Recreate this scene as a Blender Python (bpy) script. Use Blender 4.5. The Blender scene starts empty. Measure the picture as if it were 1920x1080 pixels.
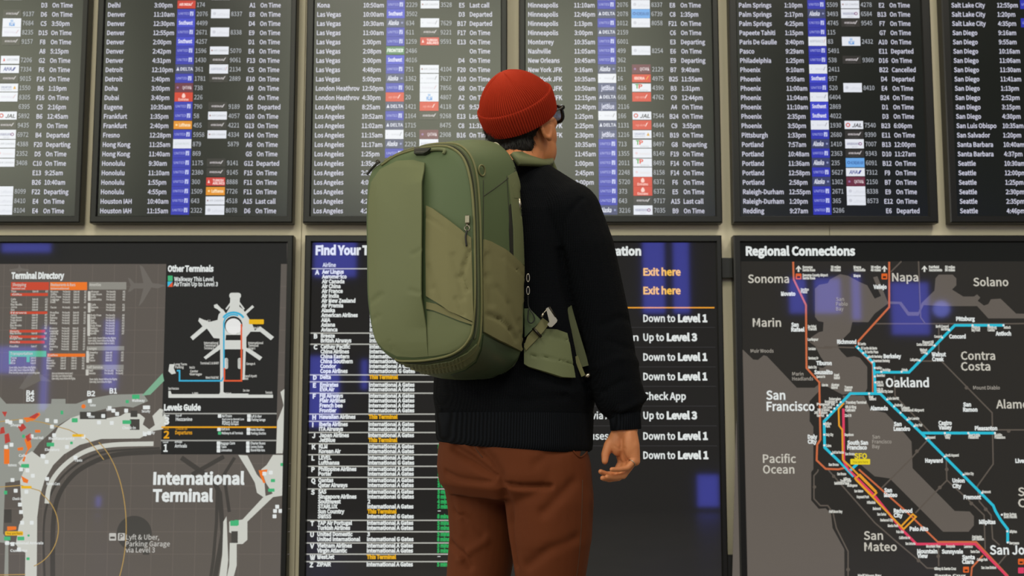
import bpy, bmesh, math, random
from mathutils import Vector, Matrix, noise
from mathutils.bvhtree import BVHTree
from mathutils.geometry import tessellate_polygon

random.seed(7)
SC = bpy.context.scene
COL = SC.collection
sin, cos, pi, rad = math.sin, math.cos, math.pi, math.radians

# ------------------------------------------------------------------ camera
FPX = 2400.0                      # focal length in pixels of a 1920 wide frame
TILT = rad(6.84)
CAM = Vector((0, 0, 0.82))
FWD = Vector((0, cos(TILT), sin(TILT)))
UPV = Vector((0, -sin(TILT), cos(TILT)))
cd = bpy.data.cameras.new('camera')
cam = bpy.data.objects.new('camera', cd)
COL.objects.link(cam)
cam.location = CAM
cam.rotation_euler = (pi / 2 + TILT, 0, 0)
cd.lens = FPX / 1920 * 36
cd.sensor_width = 36
cd.clip_start = 0.05
cd.dof.use_dof = True
cd.dof.focus_distance = 3.05
cd.dof.aperture_fstop = 5.6
SC.camera = cam

# ------------------------------------------------------------------ world, light, exposure
SC.view_settings.view_transform = 'Standard'
SC.view_settings.look = 'None'
SC.view_settings.gamma = 1
SC.view_settings.exposure = 0.0
SC.view_settings.use_curve_mapping = False
w = bpy.data.worlds.new('world')
SC.world = w
w.use_nodes = True
w.node_tree.nodes['Background'].inputs[0].default_value = (0.55, 0.6, 0.7, 1)
w.node_tree.nodes['Background'].inputs[1].default_value = 0.02

def area(name, loc, target, sx, sy, energy, color):
    l = bpy.data.lights.new(name, 'AREA')
    l.shape = 'RECTANGLE'
    l.size, l.size_y = sx, sy
    l.energy = energy
    l.color = color
    o = bpy.data.objects.new(name, l)
    COL.objects.link(o)
    o.location = loc
    o.rotation_euler = (Vector(target) - Vector(loc)).to_track_quat('-Z', 'Y').to_euler()
    return o

area('unseen_area_lamp', (-1.6, -0.8, 5.7), (-0.1, 3.2, 1.2), 1.6, 1.6, 88, (1.0, 0.94, 0.84))
area('unseen_area_lamp', (2.4, -0.2, 5.8), (0.1, 3.1, 1.2), 1.2, 1.2, 110, (1.0, 0.93, 0.82))  # added fill lamp, brightens the right side of the bag
area('unseen_area_lamp', (0.0, 3.5, 5.6), (0.0, 4.6, 1.4), 5.0, 0.6, 100, (1.0, 0.90, 0.72))  # added wash lamp, brightens the wall around the displays

WY = 4.6                          # plane of the screens
WALL = 4.652                      # plane of the wall behind them
HAZE = 6.2                        # radiance of the added panes that mirror as haze
SIDE_FILL = 4.3                          # radiance of the side panes, added as fill light
BLUE = 8.5                        # radiance of the added blue panes below them


def ray(px, py):
    return FWD + Vector(((px - 960) / FPX, 0, 0)) + UPV * ((540 - py) / FPX)

def P(px, py, Y):
    d = ray(px, py)
    return CAM + d * (Y / d.y)

def WX(px, py):
    p = P(px, py, WY)
    return (p.x, p.z)

# ------------------------------------------------------------------ helpers
def lin(c):
    c = c / 255.0
    return c / 12.92 if c <= 0.04045 else ((c + 0.055) / 1.055) ** 2.4

def rgb(r, g, b):
    return (lin(r), lin(g), lin(b), 1)

def mat(name, color, rough=0.6, metal=0.0, emit=None, estr=1.0, spec=0.5):
    m = bpy.data.materials.new(name)
    m.use_nodes = True
    b = m.node_tree.nodes['Principled BSDF']
    b.inputs['Base Color'].default_value = color
    b.inputs['Roughness'].default_value = rough
    b.inputs['Metallic'].default_value = metal
    b.inputs['Specular IOR Level'].default_value = spec
    if emit:
        b.inputs['Emission Color'].default_value = emit
        b.inputs['Emission Strength'].default_value = estr
    return m

_scr = {}
def screen_mat(r, g, b, rough=0.2, k=1.0):
    key = (r, g, b, rough, k)
    if key not in _scr:
        _scr[key] = mat('lit_%d_%d_%d' % (r, g, b), (0.004, 0.004, 0.004, 1), rough, 0, rgb(r, g, b), k)
    return _scr[key]

def nodes_of(m):
    nt = m.node_tree
    return nt, nt.nodes, nt.links, nt.nodes['Principled BSDF']

def fabric(name, c1, c2, scale=900, bump=0.25, rough=0.85, mott=14, dist=0.0006):
    """woven cloth: fine weave bump with a soft mottled colour"""
    m = mat(name, c1, rough, spec=0.25)
    nt, N, L, B = nodes_of(m)
    tc = N.new('ShaderNodeTexCoord')
    n1 = N.new('ShaderNodeTexNoise'); n1.inputs['Scale'].default_value = mott; n1.inputs['Detail'].default_value = 5
    n2 = N.new('ShaderNodeTexNoise'); n2.inputs['Scale'].default_value = scale; n2.inputs['Detail'].default_value = 2
    mp = N.new('ShaderNodeMapping'); mp.inputs['Scale'].default_value = (1, 1, 0.35)
    mx = N.new('ShaderNodeMix'); mx.data_type = 'RGBA'
    mx.inputs[6].default_value = c1; mx.inputs[7].default_value = c2
    ad = N.new('ShaderNodeMath'); ad.operation = 'MULTIPLY_ADD'; ad.inputs[1].default_value = 0.5
    L.new(tc.outputs['Object'], n1.inputs['Vector'])
    L.new(tc.outputs['Object'], mp.inputs['Vector']); L.new(mp.outputs[0], n2.inputs['Vector'])
    L.new(n1.outputs['Fac'], ad.inputs[0]); 
    h = N.new('ShaderNodeMath'); h.operation = 'MULTIPLY'; h.inputs[1].default_value = 0.5
    L.new(n2.outputs['Fac'], h.inputs[0]); L.new(h.outputs[0], ad.inputs[2])
    L.new(ad.outputs[0], mx.inputs[0]); L.new(mx.outputs[2], B.inputs['Base Color'])
    bp = N.new('ShaderNodeBump'); bp.inputs['Strength'].default_value = bump; bp.inputs['Distance'].default_value = dist
    L.new(n2.outputs['Fac'], bp.inputs['Height']); L.new(bp.outputs[0], B.inputs['Normal'])
    return m

def knit(name, c1, c2, rows, cols, axis, bump=0.8, ribs=False):
    """knitted wool: columns of stitches around the body axis"""
    m = mat(name, c1, 0.95, spec=0.1)
    nt, N, L, B = nodes_of(m)
    tc = N.new('ShaderNodeTexCoord')
    mp = N.new('ShaderNodeMapping'); mp.inputs['Rotation'].default_value = (0, 0, axis)
    L.new(tc.outputs['Object'], mp.inputs['Vector'])
    wa = N.new('ShaderNodeTexWave'); wa.wave_type = 'BANDS'; wa.bands_direction = 'X'
    wa.inputs['Scale'].default_value = cols; wa.inputs['Distortion'].default_value = 0.4
    wb = N.new('ShaderNodeTexWave'); wb.wave_type = 'BANDS'; wb.bands_direction = 'Z'
    wb.inputs['Scale'].default_value = rows; wb.inputs['Distortion'].default_value = 1.0
    L.new(mp.outputs[0], wa.inputs['Vector']); L.new(mp.outputs[0], wb.inputs['Vector'])
    mu = N.new('ShaderNodeMath'); mu.operation = 'MULTIPLY'
    L.new(wa.outputs['Fac'], mu.inputs[0])
    if ribs: mu.inputs[1].default_value = 1.0
    else: L.new(wb.outputs['Fac'], mu.inputs[1])
    mx = N.new('ShaderNodeMix'); mx.data_type = 'RGBA'
    mx.inputs[6].default_value = c1; mx.inputs[7].default_value = c2
    L.new(mu.outputs[0], mx.inputs[0]); L.new(mx.outputs[2], B.inputs['Base Color'])
    bp = N.new('ShaderNodeBump'); bp.inputs['Strength'].default_value = bump; bp.inputs['Distance'].default_value = 0.002
    L.new(mu.outputs[0], bp.inputs['Height']); L.new(bp.outputs[0], B.inputs['Normal'])
    return m

def tag(o, label=None, cat=None, group=None, kind=None):
    if label: o['label'] = label
    if cat: o['category'] = cat
    if group: o['group'] = group
    if kind: o['kind'] = kind
    return o

def empty(name, loc, label, cat, group=None):
    o = bpy.data.objects.new(name, None)
    o.empty_display_size = 0.05
    COL.objects.link(o)
    o.location = loc
    return tag(o, label, cat, group)

def link_mesh(name, me, m, parent=None, smooth=False):
    me.name = name
    o = bpy.data.objects.new(name, me)
    COL.objects.link(o)
    if m is not None:
        me.materials.clear()
        for k in (m if isinstance(m, (list, tuple)) else [m]):
            me.materials.append(k)
    if smooth:
        me.polygons.foreach_set('use_smooth', [True] * len(me.polygons))
    if parent is not None:
        o.parent = parent
        root = parent
        off = Vector(root.location)
        while root.parent:
            root = root.parent
            off += Vector(root.location)
        me.transform(Matrix.Translation(-off))      # meshes are written in world coordinates
    return o

class MB:
    """collects geometry (world coordinates), builds one mesh object"""
    def __init__(s):
        s.v, s.f, s.m = [], [], []
    def add(s, vs, fs, mi=0):
        b = len(s.v)
        s.v.extend([tuple(p) for p in vs])
        s.f.extend([tuple(i + b for i in q) for q in fs])
        s.m.extend([mi] * len(fs))
    def box(s, x0, x1, y0, y1, z0, z1, mi=0):
        s.add([(x0, y0, z0), (x1, y0, z0), (x1, y1, z0), (x0, y1, z0), (x0, y0, z1), (x1, y0, z1), (x1, y1, z1), (x0, y1, z1)],
              [(3, 2, 1, 0), (4, 5, 6, 7), (0, 1, 5, 4), (1, 2, 6, 5), (2, 3, 7, 6), (3, 0, 4, 7)], mi)
    def rect(s, x0, x1, z0, z1, y, mi=0):
        s.add([(x0, y, z0), (x1, y, z0), (x1, y, z1), (x0, y, z1)], [(0, 1, 2, 3)], mi)
    def build(s, name, m, parent=None, smooth=False):
        me = bpy.data.meshes.new(name)
        me.from_pydata(s.v, [], s.f)
        ms = m if isinstance(m, (list, tuple)) else [m]
        o = link_mesh(name, me, ms, parent, smooth)
        if len(ms) > 1:
            me.polygons.foreach_set('material_index', s.m)
        me.update()
        return o

# ---- lettering
_gl = {}
import os
FONT = None
try:                               # the sans serif that ships inside Blender
    FONT = bpy.data.fonts.load(os.path.join(bpy.utils.resource_path('LOCAL'), 'datafiles', 'fonts', 'Noto Sans CJK Regular.woff2'))
except Exception:
    FONT = None
def glyphs(s, bold):
    bold = bold * (0.36 if FONT else 1)
    key = (s, bold)
    if key not in _gl:
        cu = bpy.data.curves.new('lettering', 'FONT')
        cu.body = s
        cu.size = 1
        cu.resolution_u = 2
        if FONT: cu.font = FONT
        cu.offset = bold
        cu.fill_mode = 'FRONT'
        ob = bpy.data.objects.new('lettering', cu)
        me = bpy.data.meshes.new_from_object(ob)
        vs = [(v.co.x, v.co.y) for v in me.vertices]
        fs = [tuple(p.vertices) for p in me.polygons]
        xs = [v[0] for v in vs] or [0, 1]
        _gl[key] = (vs, fs, min(xs), max(xs))
        bpy.data.objects.remove(ob); bpy.data.curves.remove(cu); bpy.data.meshes.remove(me)
    return _gl[key]

CAPH = max(v[1] for v in glyphs('H', 0)[0])
XADJ = 3.80 / 0.77 * CAPH / (glyphs('Denver', 0)[3] - glyphs('Denver', 0)[2])      # widths as on the boards
def text(mb, s, x, z, cap, y, align='l', xs=0.82, bold=0.012, fit=None, mi=0, ital=0.0):
    """writes s at wall position x, vertical middle z; cap = capital height in metres"""
    if not s: return
    vs, fs, a, b = glyphs(s, bold)
    sz = cap / CAPH
    sx = sz * xs * XADJ
    if fit: sx = fit / max(1e-6, b - a)
    wd = (b - a) * sx
    x0 = x - a * sx
    if align == 'r': x0 -= wd
    if align == 'c': x0 -= wd / 2
    mb.add([(x0 + (v[0] + ital * v[1]) * sx, y, z - cap / 2 + v[1] * sz) for v in vs], fs, mi)

def ptext(mb, s, px0, px1, py, capx, y=None, bold=0.012, align='l', xs=0.82, mi=0):
    """text located by where it stands on the sign: left px0, right px1 (fitted), middle py"""
    y = WY - 0.003 if y is None else y
    k = WX(px0 + 1, py)[0] - WX(px0, py)[0]
    x, z = WX(px0, py)
    text(mb, s, x, z, capx * k, y, align, xs, bold, (px1 - px0) * k if px1 else None, mi)

def ppoly(mb, pts, layer=1, mi=0):
    q = [WX(*p) for p in pts]
    y = WY - 0.0004 * layer
    v3 = [Vector((a, b, 0)) for a, b in q]
    tris = tessellate_polygon([v3])
    area2 = sum(q[i][0] * q[(i + 1) % len(q)][1] - q[(i + 1) % len(q)][0] * q[i][1] for i in range(len(q)))
    fs = []
    for t in tris:
        a, b, c = [q[i] for i in t]
        cr = (b[0] - a[0]) * (c[1] - a[1]) - (c[0] - a[0]) * (b[1] - a[1])
        fs.append(tuple(t) if cr > 0 else tuple(reversed(t)))
    mb.add([(a, y, b) for a, b in q], fs, mi)

def pbox(mb, x0, y0, x1, y1, layer=1, mi=0):
    ppoly(mb, [(x0, y0), (x1, y0), (x1, y1), (x0, y1)], layer, mi)

def stroke(mb, pts, wpx, layer=2, mi=0):
    """line of constant width along a polyline on the sign, mitred at the bends"""
    q = [Vector(WX(*p)) for p in pts]
    hw = wpx * (WY / FPX) / 2
    L, R = [], []
    for i, p in enumerate(q):
        d0 = (q[i] - q[i - 1]).normalized() if i else (q[1] - q[0]).normalized()
        d1 = (q[i + 1] - q[i]).normalized() if i < len(q) - 1 else d0
        t = (d0 + d1)
        t = t.normalized() if t.length > 1e-4 else d0
        n = Vector((-t.y, t.x))
        s = hw / max(0.4, n.dot(Vector((-d0.y, d0.x))))
        L.append(p + n * s); R.append(p - n * s)
    y = WY - 0.0004 * layer
    vs = [(p.x, y, p.y) for p in L + R]
    n = len(q)
    mb.add(vs, [(i + 1, i, n + i, n + i + 1) for i in range(n - 1)], mi)

def spline(pts, k=6):
    """Catmull-Rom through 2d or 3d points"""
    P_ = [Vector(p) for p in pts]
    out = []
    for i in range(len(P_) - 1):
        a = P_[max(0, i - 1)]; b = P_[i]; c = P_[i + 1]; d = P_[min(len(P_) - 1, i + 2)]
        for j in range(k):
            t = j / k
            out.append(0.5 * ((2 * b) + (c - a) * t + (2 * a - 5 * b + 4 * c - d) * t * t + (3 * b - a - 3 * c + d) * t ** 3))
    out.append(P_[-1])
    return out

def disc(mb, px, py, rpx, layer=3, mi=0, n=20, rx=1.0):
    ppoly(mb, [(px + rpx * rx * cos(2 * pi * i / n), py + rpx * sin(2 * pi * i / n)) for i in range(n)], layer, mi)

def arc(cx, cy, rx, ry, a0, a1, n=16):
    return [(cx + rx * cos(rad(a0 + (a1 - a0) * i / n)), cy - ry * sin(rad(a0 + (a1 - a0) * i / n))) for i in range(n + 1)]

def rrect(mb, x0, y0, x1, y1, r, layer=2, mi=0):
    pts = arc(x1 - r, y0 + r, r, r, 0, 90, 5) + arc(x0 + r, y0 + r, r, r, 90, 180, 5) + arc(x0 + r, y1 - r, r, r, 180, 270, 5) + arc(x1 - r, y1 - r, r, r, 270, 360, 5)
    ppoly(mb, pts, layer, mi)

# ================================================================== THE HALL
plaster = mat('beige_wall', rgb(196, 182, 150), 0.6, spec=0.3)
nt, N, L, B = nodes_of(plaster)
_n = N.new('ShaderNodeTexNoise'); _n.inputs['Scale'].default_value = 3; _n.inputs['Detail'].default_value = 4
_m = N.new('ShaderNodeMix'); _m.data_type = 'RGBA'; _m.inputs[6].default_value = rgb(214, 204, 178); _m.inputs[7].default_value = rgb(224, 215, 190)
L.new(_n.outputs['Fac'], _m.inputs[0]); L.new(_m.outputs[2], B.inputs['Base Color'])
dark_wall = mat('dark_hall_wall', rgb(60, 58, 56), 0.8)
floor_m = mat('terrazzo', rgb(120, 116, 108), 0.35)
nt, N, L, B = nodes_of(floor_m)
_n = N.new('ShaderNodeTexVoronoi'); _n.inputs['Scale'].default_value = 90
_r = N.new('ShaderNodeValToRGB'); _r.color_ramp.elements[0].color = rgb(96, 92, 86); _r.color_ramp.elements[1].color = rgb(134, 130, 122)
L.new(_n.outputs['Color'], _r.inputs[0]); L.new(_r.outputs[0], B.inputs['Base Color'])
ceil_m = mat('ceiling_paint', rgb(120, 118, 114), 0.9)
black = mat('black_bracket', rgb(14, 15, 15), 0.5)

def struct(name, mb, m):
    return tag(mb.build(name, m), kind='structure')

b = MB(); b.box(-9, 9, -6.1, WALL + 0.2, -0.1, 0); struct('floor', b, floor_m)
b = MB(); b.box(-9, 9, -6.1, WALL + 0.2, 6.6, 6.7); struct('ceiling', b, ceil_m)
# the board wall: tall panels with open joints between them
b = MB()
jx = [-9, WX(-250, 430)[0], WX(561, 430)[0], WX(1562, 430)[0], 4.6, 9]
for x0, x1 in zip(jx[:-1], jx[1:]):
    b.box(x0 + 0.0012, x1 - 0.0012, WALL, WALL + 0.1, 0, 6.6)
struct('wall_back', b, plaster)
b = MB(); b.box(-9.1, -9, -6.1, WALL + 0.2, 0, 6.6); struct('wall_left', b, dark_wall)
b = MB(); b.box(9, 9.1, -6.1, WALL + 0.2, 0, 6.6); struct('wall_right', b, dark_wall)
b = MB(); b.box(-9, 9, -6.2, -6.1, 0, 6.6); struct('wall_front', b, dark_wall)

# glowing panes added behind the camera: pale ones mirror as haze, blue as streaks
haze_glow = mat('haze_pane', (0.01, 0.01, 0.01, 1), 0.3, 0, (0.88, 0.90, 0.68, 1), HAZE)
blue_glow = mat('blue_glow', (0.01, 0.01, 0.01, 1), 0.3, 0, (0.085, 0.10, 0.72, 1), BLUE)  # blue glow added for the lit columns mirrored in the signs
frame_m = mat('window_frame', rgb(40, 40, 42), 0.5)
wn = 0
def window(x0, x1, z0, z1, glow):
    global wn
    wn += 1
    g = MB(); g.add([(x0, -6.05, z0), (x1, -6.05, z0), (x1, -6.05, z1), (x0, -6.05, z1)], [(3, 2, 1, 0)])
    o = struct('window_%d' % wn, g, glow)
    fr = MB(); t = 0.05
    fr.box(x0 - t, x0, -6.1, -6.0, z0 - t, z1 + t); fr.box(x1, x1 + t, -6.1, -6.0, z0 - t, z1 + t)
    fr.box(x0, x1, -6.1, -6.0, z0 - t, z0); fr.box(x0, x1, -6.1, -6.0, z1, z1 + t)
    fr.build('window_frame', frame_m, o)

def side_glow_pane(x, y0, y1, z0, z1, glow):  # unseen glowing pane, added to fill bag and wall with low side light
    global wn
    wn += 1
    g = MB(); g.add([(x, y0, z0), (x, y1, z0), (x, y1, z1), (x, y0, z1)], [(0, 1, 2, 3)])
    o = struct('window_%d' % wn, g, glow)
    fr = MB(); t = 0.05
    for a_, e_, b_, c_ in ((y0 - t, y0, z0 - t, z1 + t), (y1, y1 + t, z0 - t, z1 + t), (y0, y1, z0 - t, z0), (y0, y1, z1, z1 + t)):
        fr.box(x - t, x + t, a_, e_, b_, c_)
    fr.build('window_frame', frame_m, o)
side_glow = mat('side_fill_pane', (0.01, 0.01, 0.01, 1), 0.3, 0, (1.0, 0.95, 0.84, 1), SIDE_FILL)
side_glow_pane(-8.95, -5.5, -1.2, 0.9, 5.6, side_glow)
side_glow_pane(-8.95, -0.8, 3.2, 0.9, 5.6, side_glow)
dim_glow = mat('dim_fill_pane', (0.01, 0.01, 0.01, 1), 0.3, 0, (1.0, 0.93, 0.80, 1), SIDE_FILL * 0.4)
side_glow_pane(8.95, -5.5, -1.0, 0.9, 5.6, dim_glow)  # weaker fill pane added on the right

K = 1 + (WY + 6.05) / WY          # where a mirror ray off the board wall meets the far wall
def mx(px): return (px - 960) / (FPX * cos(TILT)) * WY * 1.0 * K
def mz(py): return CAM.z + (WX(960, py)[1] - CAM.z) * K
window(-8.9, -5.0, 3.55, 6.5, haze_glow)  # pale panes added and spaced for the haze mirrored in the boards
window(-2.75, 1.95, 3.55, 6.5, haze_glow)
for x0, x1, y0, y1 in ((588, 668, 452, 520), (583, 640, 668, 800), (680, 692, 675, 730), (1205, 1246, 440, 588), (1262, 1292, 440, 588),
                       (1478, 1510, 522, 588), (1525, 1575, 522, 588), (1595, 1612, 515, 600), (1668, 1740, 530, 628), (84, 100, 612, 770), (200, 228, 600, 730),
                       (0, 78, 650, 700), (0, 95, 456, 474), (512, 540, 458, 472), (1100, 1172, 1010, 1090), (600, 634, 1040, 1090), (196, 206, 930, 1085), (1300, 1340, 890, 1040)):
    wz0 = mz(y1)
    if wz0 < 0.06: wz0 = 0.06
    if mz(y0) > wz0 + 0.1:
        window(mx(x0), mx(x1), wz0, mz(y0), blue_glow)  # added pane, placed where its mirror image falls on the signs

# a globe lamp hanging in the hall
gx, gz = mx(1745), mz(585)
g = MB()
gv, gf = [], []
for i in range(1, 16):
    for j in range(24):
        a_, e_ = pi * i / 16, 2 * pi * j / 24
        gv.append((gx + .095 * sin(a_) * cos(e_), -5.7 + .095 * sin(a_) * sin(e_), gz + .095 * cos(a_)))
gf = [(i * 24 + j, (i + 1) * 24 + j, (i + 1) * 24 + (j + 1) % 24, i * 24 + (j + 1) % 24) for i in range(14) for j in range(24)]
gf += [tuple(range(24)), tuple(range(14 * 24 + 23, 14 * 24 - 1, -1))]
g.add(gv, gf)
lamp = empty('globe_lamp', (gx, -5.7, 6.6), 'round bluish globe lamp on a cord, mirrored in the map sign at right', 'lamp')
g.build('globe', mat('globe_glass', (0.3, 0.32, 0.5, 1), 0.3, 0, (0.16, 0.19, 0.80, 1), 11.0), lamp, True)
g = MB(); g.box(gx - .006, gx + .006, -5.706, -5.694, gz + .09, 6.6); g.build('cord', black, lamp)

# ================================================================== FLIGHT DISPLAYS
bezel_m = mat('display_bezel', rgb(15, 15, 13), 0.40, spec=0.35)
R_UP = 0.22                       # gloss of the upper screens
LT = screen_mat(205, 205, 222, R_UP)
LT2 = screen_mat(178, 182, 190, R_UP)
SCR = screen_mat(15, 19, 15, R_UP)

W_ = (225, 228, 236); BL = (46, 52, 172); SL = (58, 64, 104); RD = (196, 54, 42)
# badge kinds: background, [(text, colour, x0, x1, dy, cap, bold, italic)], extra marks
def badge_def():
    g = (150, 152, 158)
    d = {}
    d['UA'] = (BL, [('UNITED', (176, 182, 232), .08, .66, 0, .27, .0, 0)], [('sq', .71, .90, (190, 195, 235))])
    d['WN'] = ((58, 66, 196), [('Southwest', (225, 226, 245), .10, .88, 0, .40, .04, 0)], [])
    d['DL'] = (SL, [('DELTA', (215, 218, 232), .28, .97, 0, .34, .03, 0)], [('tri', .05, .22, (215, 218, 232))])
    d['AS'] = (SL, [('Alaska', (215, 218, 232), .08, .66, 0, .46, .04, .25)], [('dot', .80, .92, (140, 146, 190))])
    d['AA'] = (W_, [('American', (186, 188, 198), .34, .78, 0, .20, .0, 0)], [('dot', .09, .14, (180, 182, 190)), ('tick', .78, .92, (150, 150, 158))])
    d['AC'] = (W_, [('AIR CANADA', g, .20, .95, 0, .24, .0, 0)], [('dot', .06, .16, (168, 140, 140))])
    d['LH'] = (W_, [('Lufthansa', (200, 202, 212), .36, .95, -.08, .30, .0, 0)], [('dot', .10, .28, (200, 202, 212))])
    d['LO'] = ((224, 144, 32), [('Lufthansa', (250, 228, 190), .30, .92, 0, .36, .04, 0)], [('dot', .10, .22, (250, 215, 150))])
    d['NZ'] = ((46, 44, 42), [('AIR NEW ZEALAND', (196, 190, 192), .16, .74, .0, .22, .04, 0), ('A STAR ALLIANCE', (96, 94, 94), .22, .72, -.36, .12, .0, 0)], [('tick', .72, .88, (210, 206, 208))])
    d['AF'] = (W_, [('AIRFRANCE', (150, 154, 176), .08, .84, 0, .28, .0, 0)], [('tick', .85, .95, (190, 150, 150))])
    d['QR'] = ((104, 44, 62), [('QATAR', (220, 205, 210), .42, .84, 0, .32, .02, 0)], [('dot', .10, .22, (150, 110, 160)), ('tri', .84, .92, (220, 205, 210))])
    d['EK'] = ((206, 60, 40), [('Emirates', (246, 200, 190), .22, .78, -.28, .26, .03, 0)], [('drop', .38, .62, (246, 205, 195))])
    d['JL'] = (W_, [('JAL', (40, 40, 48), .38, .92, -.05, .44, .03, .2)], [('ring', .06, .30, (200, 70, 60))])
    d['NH'] = (W_, [('ANA', (60, 72, 150), .16, .62, 0, .44, .03, .2)], [('par', .62, .84, (40, 50, 140))])
    d['TP'] = (W_, [('T', (70, 160, 60), .16, .36, .15, .50, .05, 0), ('P', (214, 74, 52), .34, .55, .15, .50, .05, 0), ('AIR PORTUGAL', (140, 146, 140), .38, .86, -.34, .12, 0, 0)], [])
    d['SQ'] = (W_, [('SINGAPORE', (110, 120, 160), .08, .66, .06, .26, .01, 0), ('AIRLINES', (150, 156, 180), .08, .66, -.24, .18, 0, 0)], [('tri', .74, .90, (214, 160, 40))])
    d['KE'] = ((104, 164, 226), [('KOREAN AIR', (48, 84, 150), .28, .95, -.02, .34, .02, 0)], [('ring', .07, .24, (52, 88, 156))])
    d['HA'] = (W_, [('HAWAIIAN', (104, 104, 150), .10, .72, 0, .28, .01, 0), ('AIRLINES', (170, 170, 190), .34, .66, -.34, .14, 0, 0)], [('ring', .72, .90, (130, 60, 120))])
    d['TK'] = ((200, 52, 44), [('TURKISH', (248, 214, 210), .34, .92, .14, .28, .04, 0), ('AIRLINES', (248, 214, 210), .34, .98, -.22, .28, .04, 0)], [('tri', .08, .20, (248, 214, 210))])
    d['VS'] = ((206, 62, 46), [('virgin atlantic', (244, 178, 168), .16, .68, -.02, .24, .0, 0)], [('tick', .66, .82, (246, 220, 214))])
    d['IB'] = ((208, 62, 44), [('IBERIA', (250, 214, 206), .12, .68, 0, .32, .04, 0)], [('tick', .74, .90, (240, 180, 70))])
    d['KL'] = (W_, [('KLM', (90, 150, 214), .36, .66, -.16, .36, .05, 0)], [('crown', .43, .57, (110, 165, 220))])
    d['BA'] = (W_, [('British Airways', (206, 200, 214), .12, .76, 0, .26, 0, 0)], [('tick', .74, .92, (206, 180, 186))])
    d['CX'] = (W_, [('CATHAY PACIFIC', (176, 190, 186), .10, .92, 0, .24, 0, 0)], [])
    d['CM'] = (W_, [('Aeromexico', (216, 204, 206), .34, .90, -.06, .28, 0, 0)], [('dot', .12, .26, (224, 200, 204))])
    d['F9'] = ((70, 122, 84), [('FRONTIER', (226, 236, 228), .04, .94, 0, .40, .05, .15)], [])
    d['B6'] = ((70, 76, 118), [('jetBlue', (214, 216, 236), .16, .88, -.02, .50, .03, 0)], [])
    d['AI'] = ((200, 52, 40), [('AIR INDIA', (248, 214, 208), .10, .74, 0, .30, .04, 0)], [('tick', .72, .86, (248, 214, 208))])
    d['CA'] = (W_, [('AIR CHINA', (130, 130, 140), .32, .92, 0, .28, 0, 0)], [('tri', .12, .24, (206, 60, 60))])
    return d
BADGES = badge_def()

def make_badge(code, x0, x1, zc, h, parent, fade=1.0):
    bg, texts, marks = BADGES[code]
    mats, mb = [], MB()
    def mi(c):
        m = screen_mat(c[0], c[1], c[2], R_UP)
        if m not in mats: mats.append(m)
        return mats.index(m)
    y = WY - 0.0010
    w_ = x1 - x0
    mb.rect(x0, x1, zc - h / 2, zc + h / 2, y, mi(bg))
    y2 = y - 0.0006
    for s, c, a, e, dy, cap, bo, it in texts:
        text(mb, s, x0 + a * w_, zc + dy * h, cap * h, y2, 'l', 1, bo, (e - a) * w_, mi(c), it)
    for kind, a, e, c in marks:
        k = mi(c)
        xa, xe = x0 + a * w_, x0 + e * w_
        xm, r = (xa + xe) / 2, (xe - xa) / 2
        if kind == 'sq':
            mb.rect(xa, xe, zc - .24 * h, zc + .24 * h, y2, k)
            d = mi(bg)
            mb.rect(xm - r * .25, xm + r * .1, zc - .24 * h, zc + .02 * h, y2 - .0003, d)
            mb.rect(xm + r * .3, xm + r * .45, zc - .1 * h, zc + .24 * h, y2 - .0003, d)
        elif kind == 'tri':
            mb.add([(xa, y2, zc - .18 * h), (xe, y2, zc - .18 * h), (xm, y2, zc + .24 * h)], [(0, 1, 2)], k)
        elif kind == 'drop':
            mb.add([(xm + r * .8 * cos(t) * (1 - .35 * sin(t)), y2, zc + .14 * h + .26 * h * sin(t)) for t in [2 * pi * i / 14 for i in range(14)]], [tuple(range(14))], k)
        elif kind == 'dot':
            mb.add([(xm + r * cos(2 * pi * i / 12), y2, zc + r * sin(2 * pi * i / 12)) for i in range(12)], [tuple(range(12))], k)
        elif kind == 'ring':
            n = 16
            mb.add([(xm + q * cos(2 * pi * i / n), y2, zc + q * sin(2 * pi * i / n)) for q in (r, r * .55) for i in range(n)],
                   [(i, (i + 1) % n, n + (i + 1) % n, n + i) for i in range(n)], k)
        elif kind == 'tick':
            mb.add([(xa, y2, zc - .16 * h), (xa + r * .5, y2, zc - .16 * h), (xe, y2, zc + .30 * h), (xm, y2, zc + .18 * h)], [(0, 1, 2, 3)], k)
        elif kind == 'par':
            mb.add([(xa, y2, zc - .22 * h), (xa + r * .9, y2, zc - .22 * h), (xe, y2, zc + .22 * h), (xe - r * .9, y2, zc + .22 * h)], [(0, 1, 2, 3)], k)
        elif kind == 'crown':
            mb.rect(xa, xe, zc + .12 * h, zc + .2 * h, y2, k)
            for q in (-.7, 0, .7):
                mb.rect(xm + q * r - r * .2, xm + q * r + r * .2, zc + .22 * h, zc + .34 * h, y2, k)
    return mb.build('airline_badge', mats, parent)

ROW0, ROWN = 10.0, 395.5          # first and last full row in view
Z_FIRST, Z_LAST = WX(960, ROW0)[1], WX(960, ROWN)[1]
DZ = (Z_FIRST - Z_LAST) / 22
CAP_ROW = 8.6 / FPX * WY * 1.02
FC = dict(dest=.014, time=.262, b1=(.387, .484), n1=.492, b2=(.569, .669), n2=.677, gate=.791, stat=.834)

def rows(s):
    out = []
    for ln in s.strip().split('\n'):
        p = [q.strip() for q in ln.split('|')]
        out.append(p + [''] * (8 - len(p)))
    return out

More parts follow.
